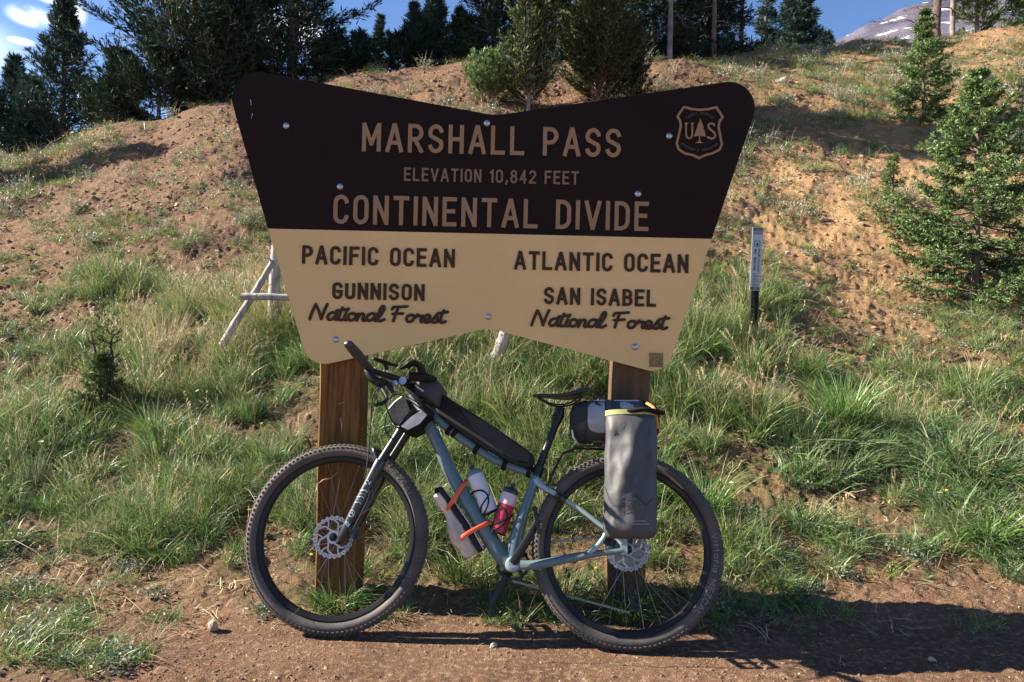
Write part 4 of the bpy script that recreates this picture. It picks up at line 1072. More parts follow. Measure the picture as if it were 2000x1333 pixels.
# roll on the rack
sr_ = thing_on_bike('rear_roll_bag', bp(1200, 872), 'black grey and white roll bag lying on the rear rack behind the pannier', 'bag')
def rollring(px, r, py=822, off=.035, sq=.9, wr=0, seed=0):
    c = bp(px, py); ring = []
    for k in range(32):
        t = 2*math.pi*k/32; ct = math.copysign(abs(math.cos(t))**sq, math.cos(t)); st = math.copysign(abs(math.sin(t))**sq, math.sin(t))
        w = 1+wr*math.sin(k*2.4+seed)*.5+wr*math.sin(k*5.1+seed*2); ring.append((c.x, off+r*.95*ct*w, c.z+r*st*w))
    return ring
mb = MB(); prof = [(1113, .030), (1115, .055), (1121, .074), (1131, .084), (1143, .089), (1146, .089)]
loft(mb, [rollring(p, r, 823) for p, r in prof]); bag_part(sr_, 'end_cap', mb, mat('fabric_cap', (0.034, 0.035, 0.037), rough=.75, spec=.2, bump=.3, bscale=20), angle=60)
mb = MB(); loft(mb, [rollring(p, r, 823, wr=.012, seed=p*.3) for p, r in [(1146, .0885), (1152, .087), (1165, .089), (1180, .087), (1195, .090), (1215, .088), (1240, .089), (1256, .087)]]); bag_part(sr_, 'bag_body', mb, f_grey, angle=60)
mb = MB(); loft(mb, [rollring(p, r, 823) for p, r in [(1256, .089), (1262, .089), (1272, .083), (1282, .068), (1288, .045), (1290, .02)]]); bag_part(sr_, 'end_cap', mb, f_dark, angle=60)
def rollpatch(name, prof, t0, t1, m, r=.0915):
    mb = MB(); vs = []; fs = []; n = 14
    for (px, s0, s1) in prof:
        c = bp(px, 823)
        for k in range(n+1):
            t = R(t0+(t1-t0)*(s0+(s1-s0)*k/n)); vs.append((c.x, .035-r*.95*math.cos(t), c.z+r*math.sin(t)))
        for k in range(n+1):
            t = R(t0+(t1-t0)*(s0+(s1-s0)*k/n)); vs.append((c.x, .035-(r-.006)*.95*math.cos(t), c.z+(r-.006)*math.sin(t)))
    w = 2*(n+1)
    for i in range(len(prof)-1):
        for k in range(n): fs += [(i*w+k, (i+1)*w+k, (i+1)*w+k+1, i*w+k+1)]
        fs += [(i*w, i*w+n+1, (i+1)*w+n+1, (i+1)*w), (i*w+n, (i+1)*w+n, (i+1)*w+2*n+1, i*w+2*n+1)]
    fs += [tuple([k for k in range(n+1)]+[k for k in range(2*n+1, n, -1)]), tuple([(len(prof)-1)*w+k for k in range(n, -1, -1)]+[(len(prof)-1)*w+k for k in range(n+1, 2*n+2)])]
    mb.add(vs, fs); bag_part(sr_, name, mb, m, angle=40)
rollpatch('silver_panel', [(1147, .28, .72), (1150, .12, .88), (1156, .04, .98), (1168, 0, 1), (1180, 0, 1)], -35, 55, f_silver)
rollpatch('reflective_stripe', [(1160, 0, 1), (1182, 0, 1)], 74, 86, f_white, .0925)
rollpatch('reflective_stripe', [(1200, 0, 1), (1222, .0, 1), (1248, 0, 1)], 66, 84, f_white, .0925)
rollpatch('silver_panel', [(1210, .2, .8), (1216, 0, 1), (1236, 0, 1), (1244, .2, .8)], 30, 58, f_silver)
mb = MB(); loft(mb, [rollring(p, .0935, 823) for p in (1183, 1184, 1191, 1192)]); bag_part(sr_, 'strap', mb, mat('strap_webbing', (0.05, 0.062, 0.068), rough=.7, bump=.8, bscale=120), angle=40)
mb = MB(); mb.tube([bp(1117, 840, -.03), bp(1120, 855, -.025), bp(1127, 865, -.01)], .004, 6); bag_part(sr_, 'reflective_piping', mb, f_white)

# pannier
pn = thing_on_bike('pannier', bp(1230, 1052, -.10), 'tall dark grey roll top pannier hanging beside the rear wheel', 'bag')
PO = -.125
def pring(py, xl, xr, dep, sq, wr, seed, off=PO):
    a = bp(xl, py, off); b = bp(xr, py, off); c = (a+b)/2; w = (b-a).length/2; d = (b-a).normalized(); ring = []
    for k in range(48):
        t = 2*math.pi*k/48; ct = math.copysign(abs(math.cos(t))**sq, math.cos(t)); st = math.copysign(abs(math.sin(t))**sq, math.sin(t))
        x = c.x+d.x*w*ct; z = c.z+d.z*w*ct; yy = off+dep*st
        nz = float(fbm(np.array([k*.33+seed]), np.array([py*.028]), 9, 3))+.6*float(fbm(np.array([k*.2+py*.03]), np.array([py*.05-k*.15]), 14, 2))
        f = 1+wr*nz; ring.append((c.x+(x-c.x)*(1+wr*.15*nz), off+(yy-off)*f, z))
    return ring
mb = MB(); R_ = []
prof = [(1053, 1196, 1268, .020), (1051, 1186, 1276, .042), (1044, 1180, 1281, .054), (1032, 1178, 1283, .060)]
for py in range(1018, 838, -9): prof.append((py, np.interp(py, [830, 1018], [1182.5, 1177.5]), np.interp(py, [830, 1018], [1283, 1283]), .062))
prof += [(836, 1182, 1283, .055), (826, 1182.5, 1283, .048), (817, 1183, 1283, .042), (812, 1183.5, 1283, .038)]
for (py, xl, xr, dp) in prof: R_.append(pring(py, xl, xr, dp*1.2, .95, .30 if 830 < py < 1030 else .10, 1.0))
# close the mouth inwards
R_.append(pring(811, 1186, 1280, .034, .95, 0, 1.0)); R_.append(pring(822, 1188, 1278, .030, .95, 0, 1.0))
loft(mb, R_); bag_part(pn, 'bag_body', mb, f_tpu, angle=70)
mb = MB(); loft(mb, [pring(y, 1182, 1284, dp*1.2, .95, 0, 1.0) for y, dp in ((813.5, .0400), (813, .0425), (804, .0425), (803.5, .040))]+[pring(804, 1185, 1281, .040, .95, 0, 1.0), pring(813, 1185, 1281, .040, .95, 0, 1.0)]); bag_part(pn, 'lime_band', mb, f_lime, angle=40)
mb = MB(); a = bp(1238, 806, PO); 
mb.tube(smoothpts([bp(1210, 806, PO+.01), bp(1232, 803, PO-.045), bp(1262, 800, PO-.060), bp(1286, 806, PO-.035), bp(1292, 806, PO+.01), bp(1275, 800, PO+.04)], 4), [(.015, .009)]*21, 12, ref=(0, 0, 1)); bag_part(pn, 'rolled_closure', mb, f_dark)
mb = MB(); mb.tube(smoothpts([bp(1262, 787, PO+.03), bp(1277, 797, PO+.0), bp(1282, 815, PO-.02), bp(1285, 838, PO-.01)], 4), [(.006, .0025)]*13, 6); bag_part(pn, 'orange_strap', mb, mat('strap_amber', (0.45, 0.17, 0.03), rough=.6))
# seam lines and faint print, following the front of the bag
def yfront(px, py):
    xl = np.interp(py, [830, 1018], [1182.5, 1177.5]); xr = 1283; u = (px-(xl+xr)/2)/((xr-xl)/2); u = max(-1, min(1, u))
    return PO-.0745*(max(0, 1-abs(u)**(2/.95)))**(.95/2)*1.1-.004
mb = MB(); mb.tube([bp(px, py, yfront(px, py)) for px, py in [(1181, 950), (1190, 978), (1201, 990), (1214, 985), (1226, 972), (1232, 978), (1239, 968), (1250, 975), (1262, 988), (1274, 975)]], .0009, 6); bag_part(pn, 'seam', mb, f_dark)
mb = MB()
for row, (py, n) in enumerate(((1018, 9), (1024, 11))):
    for k in range(n): mb.box(bp(1238+k*2.9, py, yfront(1250, py)-.0005), (.0035, .001, .0030))
tag(bag_part(pn, 'small_print', mb, mat('print_dim', (0.12, 0.12, 0.12), rough=.6), smooth=False), kind='stuff')

# bottles
def bottle(top, bot, r, label, body, cap, capm, shoulder=None, liq=None):
    top = Vector(top); bot = Vector(bot); d = (top-bot); L_ = d.length
    t = thing_on_bike('water_bottle', bot, label, 'bottle', None)
    mb = MB(); mb.lathe(bot, d, [(0, r*.85), (.004, r), (L_*.42, r), (L_*.46, r*.93), (L_*.52, r*.93), (L_*.56, r), (L_*.80, r), (L_*.84, r*.94)], 28); bag_part(t, 'bottle_body', mb, body)
    if shoulder: mb = MB(); mb.lathe(bot+d.normalized()*(L_*.60), d, [(0, r*.97), (.001, r*1.015), (L_*.20, r*1.015), (L_*.24, r*.955)], 28); bag_part(t, 'label_band', mb, shoulder)
    mb = MB(); mb.lathe(bot+d.normalized()*(L_*.84), d, [(0, r*.96), (.003, r*.98), (.012, r*.97), (.020, r*.75), (.026, r*.42)], 28); bag_part(t, 'cap', mb, capm)
    mb = MB(); mb.lathe(bot+d.normalized()*(L_*.84+.024), d, [(0, .008), (.006, .008), (.008, .011), (.016, .011), (.019, .006)], 16); bag_part(t, 'nozzle', mb, cap)
    return t
b1 = bottle(bp(922, 915), bp(957, 1001), .0345, 'white water bottle with a dark cap in the down tube cage', m_bclear, m_cap, m_capc)
mb = MB(); P = [bp(x, y, -.0352) for x, y in ((923, 972), (931, 975), (929, 981))]; mb.tube(P, [(.0018, .001)]*3, 6); bag_part(b1, 'mark', mb, m_cap)
bottle(bp(1001, 950), bp(972, 1041), .0335, 'red water bottle with a pale shoulder in the seat tube cage', m_bred, m_cap, m_cap, m_bpink)

# dusty roll under the down tube
ur = thing_on_bike('tool_roll', bp(925, 1090), 'dusty beige nylon roll strapped under the down tube with orange straps', 'bag')
cl = smoothpts([bp(*p) for p in ((858, 962), (866, 978), (880, 1002), (890, 1025), (902, 1050), (914, 1072), (922, 1087))], 5); n = len(cl)
mb = MB(); rings = []
for i, c in enumerate(cl):
    s = i/(n-1); r = np.interp(s, [0, .05, .22, .33, .55, .68, .80, .93, 1], [.016, .028, .030, .022, .040, .040, .029, .032, .014]); c = Vector(c)
    d = Vector(cl[min(i+1, n-1)])-Vector(cl[max(i-1, 0)]); d.normalize(); a = Vector((d.z, 0, -d.x)); ring = []
    for k in range(24):
        t = 2*math.pi*k/24; w = 1+.14*math.sin(k*1.7+i*.8)*math.sin(i*.55)+.10*math.sin(k*2.6+i*1.3)+.06*math.sin(k*4+i*2.7); ring.append(c+a*(r*w*math.cos(t))+Vector((0, r*w*math.sin(t), 0)))
    rings.append(ring)
loft(mb, rings); bag_part(ur, 'bag_body', mb, f_beige, angle=70)
mb = MB(); c0 = Vector(cl[0]); mb.lathe(c0+Vector((.004, 0, -.004)), Vector(cl[0])-Vector(cl[3]), [(0, .018), (.006, .019), (.022, .017), (.026, .008)], 18); bag_part(ur, 'end_cap', mb, f_dark)
mb = MB(); mb.tube(bps([(860, 955), (878, 980), (905, 1020), (940, 1078)], -.030), [(.011, .006), (.011, .006), (.013, .006), (.011, .006)], 10); bag_part(ur, 'carrier_bar', mb, m_blk2)
mb = MB(); mb.tube(bps([(892, 985), (918, 1025), (944, 1072)], -.037), .0032, 8); bag_part(ur, 'rod', mb, m_sil)
def strap(P, w, name='orange_strap'):
    mb = MB(); mb.tube(smoothpts([bp(*p) for p in P], 4), [(w, .0022)]*(4*(len(P)-1)+1), 8, ref=(0, 1, 0)); return bag_part(ur, name, mb, f_orange)
strap([(912, 938, .0), (907, 944, -.028), (893, 966, -.042), (880, 985, -.042), (872, 995, -.020), (870, 996, .01)], .0085)
strap([(956, 1018, .0), (952, 1022, -.034), (922, 1037, -.046), (903, 1050, -.046), (896, 1058, -.022), (894, 1060, .01)], .0085)
mb = MB()
for k in range(6): p = bp(928+k*4.4, 1034-k*2.4, -.0492); mb.lathe(p, (0, -1, 0), [(0, .0022), (.0005, .0022)], 8)
bag_part(ur, 'strap_holes', mb, mat('hole_dark', (.08, .01, .005), rough=.8))
# ---------------------------------------------------------------- vegetation
rng_ = np.random.default_rng(7)
PROTO = []                    # prototype meshes live in collections that are not linked to the scene
def scatter(name, P, rot, sc, idx, protos, kind='stuff'):
    col = bpy.data.collections.new(name+'_kinds')
    for k, me in enumerate(protos):
        o = bpy.data.objects.new('%s_kind_%02d' % (name, k), me); col.objects.link(o)
    me = bpy.data.meshes.new(name); me.vertices.add(len(P)); me.vertices.foreach_set('co', np.asarray(P, np.float32).ravel())
    a = me.attributes.new('rot', 'FLOAT_VECTOR', 'POINT'); a.data.foreach_set('vector', np.asarray(rot, np.float32).ravel())
    a = me.attributes.new('sc', 'FLOAT', 'POINT'); a.data.foreach_set('value', np.asarray(sc, np.float32))
    a = me.attributes.new('pick', 'INT', 'POINT'); a.data.foreach_set('value', np.asarray(idx, np.int32))
    o = bpy.data.objects.new(name, me); COL.objects.link(o)
    g = bpy.data.node_groups.new(name+'_spread', 'GeometryNodeTree')
    g.interface.new_socket(name='Geometry', in_out='INPUT', socket_type='NodeSocketGeometry'); g.interface.new_socket(name='Geometry', in_out='OUTPUT', socket_type='NodeSocketGeometry')
    n = g.nodes; l = g.links; gi = n.new('NodeGroupInput'); go = n.new('NodeGroupOutput')
    ip = n.new('GeometryNodeInstanceOnPoints'); ci = n.new('GeometryNodeCollectionInfo'); ci.inputs['Collection'].default_value = col
    ci.inputs['Separate Children'].default_value = True; ci.inputs['Reset Children'].default_value = True; ip.inputs['Pick Instance'].default_value = True
    def na(nm, ty):
        q = n.new('GeometryNodeInputNamedAttribute'); q.data_type = ty; q.inputs[0].default_value = nm; return q.outputs[0]
    l.new(gi.outputs[0], ip.inputs['Points']); l.new(ci.outputs[0], ip.inputs['Instance']); l.new(na('pick', 'INT'), ip.inputs['Instance Index'])
    l.new(na('rot', 'FLOAT_VECTOR'), ip.inputs['Rotation']); l.new(na('sc', 'FLOAT'), ip.inputs['Scale']); l.new(ip.outputs[0], go.inputs[0])
    md = o.modifiers.new('spread', 'NODES'); md.node_group = g
    return tag(o, kind=kind)
def mesh_only(name, V, F, mats, midx=None):
    o = npmesh(name, V, F, mats, midx=midx); me = o.data; bpy.data.objects.remove(o); return me

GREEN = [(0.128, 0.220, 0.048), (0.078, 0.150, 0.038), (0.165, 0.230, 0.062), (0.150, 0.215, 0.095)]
m_grass = [mat('grass_blade_%s' % 'abcd'[i], c, rough=.42, island=.45, trans=.30, spec=.5) for i, c in enumerate(GREEN)]
m_straw = mat('straw', (0.42, 0.33, 0.19), rough=.6, island=.3, trans=.25)
m_silver = mat('silver_leaf', (0.20, 0.235, 0.17), rough=.6, island=.35, trans=.2)
m_herb = mat('herb_leaf', (0.10, 0.145, 0.045), rough=.5, island=.4, trans=.3)
m_yel = mat('yellow_petal', (0.75, 0.55, 0.04), rough=.5, trans=.3)
m_wht = mat('seed_head', (0.55, 0.50, 0.42), rough=.8, trans=.3)

def blades(n, h, hv, spread, w, leanv, curve, mid=0, rs=None, seg=4, base_w=None):
    """n curved tapering blades -> V, F(quads), material index"""
    r = rs
    az = r.uniform(0, 2*np.pi, n); rad = spread*np.sqrt(r.uniform(0, 1, n)); H = h*(1+hv*r.uniform(-1, 1, n))
    baz = az+r.normal(0, .9, n); ln = np.abs(r.normal(leanv, leanv*.5, n)); cv = curve*r.uniform(.3, 1.5, n)
    bx, by = rad*np.cos(az), rad*np.sin(az); dx, dy = np.cos(baz), np.sin(baz)
    s = np.linspace(0, 1, seg+1); ww = w*np.array([.8, 1.0, .85, .55, .06][:seg+1]) if seg == 4 else w*np.linspace(1, .1, seg+1)
    V = np.zeros((n, seg+1, 2, 3)); tw = r.uniform(0, np.pi, n)
    sx, sy = np.cos(tw), np.sin(tw)
    for i, t in enumerate(s):
        out = ln*H*t+cv*H*t*t; z = H*(t-.45*(ln*t)**2-.5*np.clip(cv, 0, 1.4)*t**3)
        cx = bx+dx*out; cy = by+dy*out
        for j, sg in enumerate((-1, 1)):
            V[:, i, j, 0] = cx+sg*sx*ww[i]/2; V[:, i, j, 1] = cy+sg*sy*ww[i]/2; V[:, i, j, 2] = z-.01
    idx = np.arange(n*(seg+1)*2).reshape(n, seg+1, 2)
    F = np.stack([idx[:, :-1, 0], idx[:, :-1, 1], idx[:, 1:, 1], idx[:, 1:, 0]], -1).reshape(-1, 4)
    return V.reshape(-1, 3), F, np.full(len(F), mid)
def joinp(parts):
    V = []; F = []; M_ = []; b = 0
    for (v, f, m) in parts: V.append(v); F.append(f+b); M_.append(m); b += len(v)
    return np.concatenate(V), np.concatenate(F), np.concatenate(M_)
def leaves(n, spread, h, size, rs, mid=0, up=.5):
    P = np.stack([spread*rs.normal(0, .6, n), spread*rs.normal(0, .6, n), h*rs.uniform(.1, 1, n)], -1)
    d = rs.normal(0, 1, (n, 3)); d[:, 2] = np.abs(d[:, 2])*up+.15; d /= np.linalg.norm(d, axis=1)[:, None]
    sd = np.cross(d, rs.normal(0, 1, (n, 3))); sd /= np.linalg.norm(sd, axis=1)[:, None]
    L_ = size*rs.uniform(.6, 1.4, n)[:, None]; w = L_*.22
    V = np.stack([P, P+d*L_*.5+sd*w, P+d*L_, P+d*L_*.5-sd*w], 1).reshape(-1, 3); F = np.arange(n*4).reshape(n, 4)
    return V, F, np.full(n, mid)
def clump(kind, seed):
    r = np.random.default_rng(seed)
    if kind == 'tall': p = [blades(30, .19, .4, .045, .0042, .25, .45, 0, r), blades(14, .12, .4, .06, .0045, .5, .5, 1, r), blades(4, .22, .3, .05, .0028, .3, .2, 2, r)]; ms = [m_grass[seed % 4], m_grass[(seed+1) % 4], m_straw]
    elif kind == 'seed':
        p = [blades(26, .20, .4, .05, .0036, .2, .35, 0, r), blades(9, .28, .25, .045, .0024, .15, .22, 1, r)]
        v, f, m = blades(6, .33, .15, .04, .0016, .14, .20, 1, r); p.append((v, f, m)); tips = v.reshape(6, 5, 2, 3)[:, 3:5].mean(2)
        for a, b in tips:
            for q in np.linspace(0, 1, 6):
                c = a*(1-q)+b*q; d = r.normal(0, 1, (3, 3)); d[:, 2] = np.abs(d[:, 2])+1.5; d /= np.linalg.norm(d, axis=1)[:, None]
                for dd in d: p.append((np.array([c, c+dd*.008+[.0016, 0, 0], c+dd*.018, c+dd*.008-[.0016, 0, 0]]), np.array([[0, 1, 2, 3]]), np.array([1])))
        ms = [m_grass[2], m_straw]
    elif kind == 'short': p = [blades(30, .065, .5, .06, .0035, .5, .6, 0, r), blades(14, .09, .5, .06, .0028, .6, .5, 1, r), blades(7, .07, .4, .07, .0025, 1.1, .8, 2, r)]; ms = [m_grass[(seed) % 4], m_grass[(seed+2) % 4], m_straw]
    elif kind == 'silver': p = [leaves(110, .06, .04, .015, r, 0), leaves(30, .06, .05, .014, r, 1)]; ms = [m_silver, m_herb]
    elif kind == 'herb': p = [leaves(80, .055, .05, .018, r, 0), blades(9, .12, .3, .04, .003, .4, .4, 0, r)]; ms = [m_herb]
    elif kind == 'broad': p = [blades(26, .20, .4, .05, .0095, .55, .55, 0, r), blades(8, .12, .4, .05, .008, .7, .6, 1, r)]; ms = [m_grass[3], m_grass[0]]
    elif kind == 'dry': p = [blades(16, .14, .5, .06, .003, 1.2, .5, 0, r), blades(7, .05, .5, .06, .003, 1.6, .3, 0, r)]; ms = [m_straw]
    elif kind == 'sage': p = [leaves(150, .07, .09, .016, r, 0, 1.2), blades(10, .16, .3, .06, .003, .4, .2, 1, r)]; ms = [m_silver, m_straw]
    V, F, M_ = joinp(p); return mesh_only('clump_'+kind, V, F, ms, M_)
protos = [clump('tall', s) for s in range(4)]+[clump('seed', s) for s in (4, 5)]+[clump('short', s) for s in range(6, 10)]+[clump('silver', s) for s in (10, 11)]+[clump('herb', s) for s in (12, 13)]+[clump('broad', s) for s in (14, 15)]+[clump('dry', s) for s in (16, 17)]+[clump('sage', 18)]
SEEDY = """
00000000000000000124
00000444200000111123
00000000000000002222
00000000000000000000
00001000000000000000
00002600000000000000
01356421111111100000
01332111111110000000
00111000000000000000
00000000000000000000
00000000000000000000
00000000000000000000
00000000000000000000
00000000000000000000"""
GSD = grid(SEEDY)
def ground_points(n, d0, d1, pw, hw=1.12):
    """points spread over the bank; density falls off with distance as 1/d^pw"""
    u = rng_.uniform(0, 1, n); k = 2-pw
    d = (d0**k+(d1**k-d0**k)*u)**(1/k) if abs(k) > 1e-6 else d0*(d1/d0)**u
    x = d*rng_.uniform(-hw, hw, n); return x, d
def normal_rot(n, tilt=.25):
    return np.stack([rng_.normal(0, tilt, n), rng_.normal(0, tilt, n), rng_.uniform(0, 2*np.pi, n)], -1)
RK = hit(425, 1236)
def cover(name, n, d0, d1, pw, mode):
    x, y = ground_points(n, d0, d1, pw); z = terr(x, y); px, py = topix(x, y, z)
    cl = fbm(x*1.5, y*1.5, 41, 3)+.8*fbm(x*4.5, y*4.5, 43, 2)        # patchiness of the growth itself
    r = rng_.uniform(0, 1, n)
    if mode == 'tall':
        p = look(GT, px, py)**1.45*np.clip(.6+2.2*cl, .0, 1.5); keep = r < p
        # keep the strip beside the wheels and the track bare
    else:
        p = look(GS, px, py)*np.clip(.45+1.9*cl, .02, 1.2); keep = r < p*(.75 if mode == 'short' else 1)
    keep &= np.hypot(x-RK.x, y-RK.y) > .20           # the lone stone lies on open dirt
    keep &= ~((y < 2.97+.10*vnoise(x*3, x*0+4)) & (x > -1.05))
    x, y, z, px, py, cl = [a[keep] for a in (x, y, z, px, py, cl)]; m = len(x); r = rng_.uniform(0, 1, m); idx = np.zeros(m, int)
    far = np.clip(y/5, 1, 2.0)
    if mode == 'tall':
        sd = look(GSD, px, py); right = np.clip((px-1450)/200, 0, 1)*np.clip((py-820)/60, 0, 1)
        idx = rng_.integers(0, 4, m); idx = np.where(r < sd*.8, rng_.integers(4, 6, m), idx)
        idx = np.where((rng_.uniform(0, 1, m) < right*.7), rng_.integers(14, 16, m), idx)
        idx = np.where(rng_.uniform(0, 1, m) < .12, rng_.integers(12, 14, m), idx); idx = np.where(rng_.uniform(0, 1, m) < .04, rng_.integers(4, 6, m), idx); idx = np.where(rng_.uniform(0, 1, m) < .035, rng_.integers(16, 18, m), idx)
        sc = rng_.uniform(.55, 1.25, m)*(1+.6*cl)*(0.45+.62*look(GT, px, py))*np.where(y < 4.2, .8, 1.0)*far**.3
    else:
        sil = look(GN, px, py)
        idx = rng_.integers(6, 10, m); idx = np.where(r < .10+.16*sil, rng_.integers(10, 12, m), idx); idx = np.where((r > .90), rng_.integers(12, 14, m), idx)
        idx = np.where(rng_.uniform(0, 1, m) < .10, rng_.integers(16, 18, m), idx)
        idx = np.where((rng_.uniform(0, 1, m) < .10) & (y > 8), 18, idx)
        sc = rng_.uniform(.45, 1.25, m)*far**.45*np.where(idx == 18, 1.3, 1)
    rot = normal_rot(m, .16); rot[:, 0] += .12
    return scatter(name, np.stack([x, y, z], -1), rot, sc, idx, protos)
cover('tall_grass', 34000, 3.0, 9.0, 1.6, 'tall')
cover('hill_grass', 30000, 8.5, 17.5, 1.2, 'tall')
cover('low_herbs', 39000, 2.55, 9.0, 1.7, 'short')
cover('hill_herbs', 38000, 8.0, 17.5, 1.2, 'short')
# dry litter: straw and twigs lying about, plus the crumbly clods and grit of the cut bank and the track
def clod(seed, n=1):
    r = np.random.default_rng(seed); t = (1+5**.5)/2
    V = np.array([(-1, t, 0), (1, t, 0), (-1, -t, 0), (1, -t, 0), (0, -1, t), (0, 1, t), (0, -1, -t), (0, 1, -t), (t, 0, -1), (t, 0, 1), (-t, 0, -1), (-t, 0, 1)], float)/1.9
    V *= r.uniform(.55, 1.25, (12, 1)); V *= np.array([1.2, .9, .6])
    F = np.array([(0, 11, 5), (0, 5, 1), (0, 1, 7), (0, 7, 10), (0, 10, 11), (1, 5, 9), (5, 11, 4), (11, 10, 2), (10, 7, 6), (7, 1, 8), (3, 9, 4), (3, 4, 2), (3, 2, 6), (3, 6, 8), (3, 8, 9), (4, 9, 5), (2, 4, 11), (6, 2, 10), (8, 6, 7), (9, 8, 1)])
    return V, F
m_clod = [mat('clod_red', (0.20, 0.11, 0.068), rough=.95, noise=.3, nscale=3, island=.35, bump=.5, bscale=8), mat('clod_tan', (0.36, 0.215, 0.12), rough=.95, noise=.3, nscale=3, island=.3, bump=.5, bscale=8), mat('grit_pale', (0.42, 0.32, 0.25), rough=.8, island=.4)]
cl_pro = [mesh_only('clod', *clod(s), m_clod[s % 2]) for s in range(6)]+[mesh_only('grit', *clod(s+20), m_clod[2]) for s in range(3)]
def litter(name, n, d0, d1, pw, s0, s1, far):
    x, y = ground_points(n, d0, d1, pw); z = terr(x, y); px, py = topix(x, y, z); g = look(GT, px, py); r = rng_.uniform(0, 1, n)
    k = (r > g*.9) & (rng_.uniform(0, 1, n) < np.clip(.55+fbm(x*1.2, y*1.2, 61, 3)*1.4, .08, 1)); x, y, z, px, py = [a[k] for a in (x, y, z, px, py)]; m = len(x)
    tn = look(GN, px, py); idx = np.where(rng_.uniform(0, 1, m) < tn, 1, 0)+2*rng_.integers(0, 3, m); idx = np.where(rng_.uniform(0, 1, m) < .12, rng_.integers(6, 9, m), idx)
    sc = s0*(s1/s0)**(rng_.uniform(0, 1, m)**2.2)*(y/4)**far
    sc = np.where(idx > 5, sc*.6, sc)
    return scatter(name, np.stack([x, y, z-sc*.15], -1), rng_.uniform(-.6, .6, (m, 3))*[1, 1, 5], sc, idx, cl_pro)
litter('gravel', 34000, 2.3, 4.2, 1.8, .002, .010, 0)
litter('clods', 88000, 3.6, 17, 1.3, .005, .034, .35)
def strw(seed):
    r = np.random.default_rng(seed); n = 7; p = []
    for k in range(n):
        L_ = r.uniform(.04, .16); w = r.uniform(.0012, .0026); a = r.uniform(0, 6.28); c = r.uniform(-.08, .08, 2); b = r.uniform(-.6, .6); z = r.uniform(.003, .012)
        pts = [(c[0]+L_*t*math.cos(a+b*t), c[1]+L_*t*math.sin(a+b*t), z+.02*math.sin(t*3)*r.uniform(0, 1)) for t in (0, .33, .66, 1)]; nx, ny = -math.sin(a), math.cos(a)
        V = np.array([(p_[0]+s*nx*w, p_[1]+s*ny*w, p_[2]) for p_ in pts for s in (-1, 1)]); F = np.array([(0, 1, 3, 2), (2, 3, 5, 4), (4, 5, 7, 6)]); p.append((V, F, np.zeros(3, int)))
    V, F, M_ = joinp(p); return mesh_only('straw', V, F, [m_straw], M_)
st_pro = [strw(s) for s in range(5)]
x, y = ground_points(9000, 2.6, 15, 1.6); z = terr(x, y); px, py = topix(x, y, z); k = rng_.uniform(0, 1, 9000) < .12+.6*look(GS, px, py)*np.clip((px*0+1), 0, 1); k &= ~((y < 2.95) & (rng_.uniform(0, 1, 9000) > .12)); x, y, z = x[k], y[k], z[k]
scatter('dry_litter', np.stack([x, y, z+.004], -1), np.stack([rng_.uniform(.0, .5, len(x)), rng_.uniform(-.1, .1, len(x)), rng_.uniform(0, 6.28, len(x))], -1), np.clip(y/4, .8, 1.5)*rng_.uniform(.5, 1.1, len(x)), rng_.integers(0, 5, len(x)), st_pro)
# yellow flowers and dandelion clocks
def flower(seed, mt, r0=.009, ht=.10):
    r = np.random.default_rng(seed); V = []; F = []; M_ = []
    v, f, m = blades(1, ht, .2, .0, .002, .2, .1, 1, r); parts = [(v, f, m)]; tip = v[-1]
    for k in range(9):
        a = 2*np.pi*k/9; d = np.array([np.cos(a), np.sin(a), .35]); s = np.array([-np.sin(a), np.cos(a), 0])
        parts.append((np.array([tip, tip+d*r0*.6+s*r0*.3, tip+d*r0, tip+d*r0*.6-s*r0*.3]), np.array([[0, 1, 2, 3]]), np.array([0])))
    V, F, M_ = joinp(parts); return mesh_only('flower', V, F, [mt, m_herb], M_)
fl_pro = [flower(1, m_yel), flower(2, m_yel, .011, .07), flower(3, m_wht, .012, .13)]
x, y = ground_points(260, 3.1, 8, 1.6); z = terr(x, y); px, py = topix(x, y, z); k = rng_.uniform(0, 1, 260) < look(GT, px, py); x, y, z = x[k], y[k], z[k]
x2 = rng_.uniform(0, 1, 260); y2 = rng_.uniform(11.5, 13.4, 260); x2 = (x2*230-20-1000)/FPX*y2; z2 = terr(x2, y2)
X_ = np.concatenate([x, x2]); Y_ = np.concatenate([y, y2]); Z_ = np.concatenate([z, z2]); n = len(X_)
s2 = np.concatenate([rng_.uniform(.8, 1.5, len(x)), rng_.uniform(1.2, 2.4, 260)]); i2 = np.concatenate([rng_.integers(0, 3, len(x)), np.zeros(260, int)])
scatter('flowers', np.stack([X_, Y_, Z_], -1), normal_rot(n, .3), s2, i2, fl_pro)

# ---- single tussocks one can point to
def tussock(px, py, h, spread, n, label, ms, w=.0045, curve=.5, ln=.28, seed=1, cat='grass tuft', straw=.1, group=None):
    p = hit(px, py); r = np.random.default_rng(seed)
    parts = [blades(n, h, .35, spread, w, ln, curve, 0, r), blades(n//2, h*.6, .4, spread*1.1, w, ln*1.7, curve, 1, r)]
    if straw: parts.append(blades(max(2, int(n*straw)), h*1.1, .2, spread, w*.6, ln, curve*.6, 2, r))
    V, F, M_ = joinp(parts); o = npmesh('grass_tussock', V, F, ms+[m_straw], midx=M_); o.location = p; return tag(o, label, cat)
mg = m_grass
m_lush = mat('grass_blade_lush', (0.11, 0.24, 0.055), rough=.4, island=.35, trans=.32)
tussock(1645, 842, .40, .12, 330, 'large lush green bunch of grass standing alone right of the sign', [m_lush, mg[0]], .005, .35, .30, 3, 'grass tussock')
tussock(205, 925, .15, .06, 130, 'dark green low tuft on bare soil left of the front wheel, below the twiggy sapling', [mg[1], mg[0]], .0045, .4, .7, 4, 'grass tuft', .03)
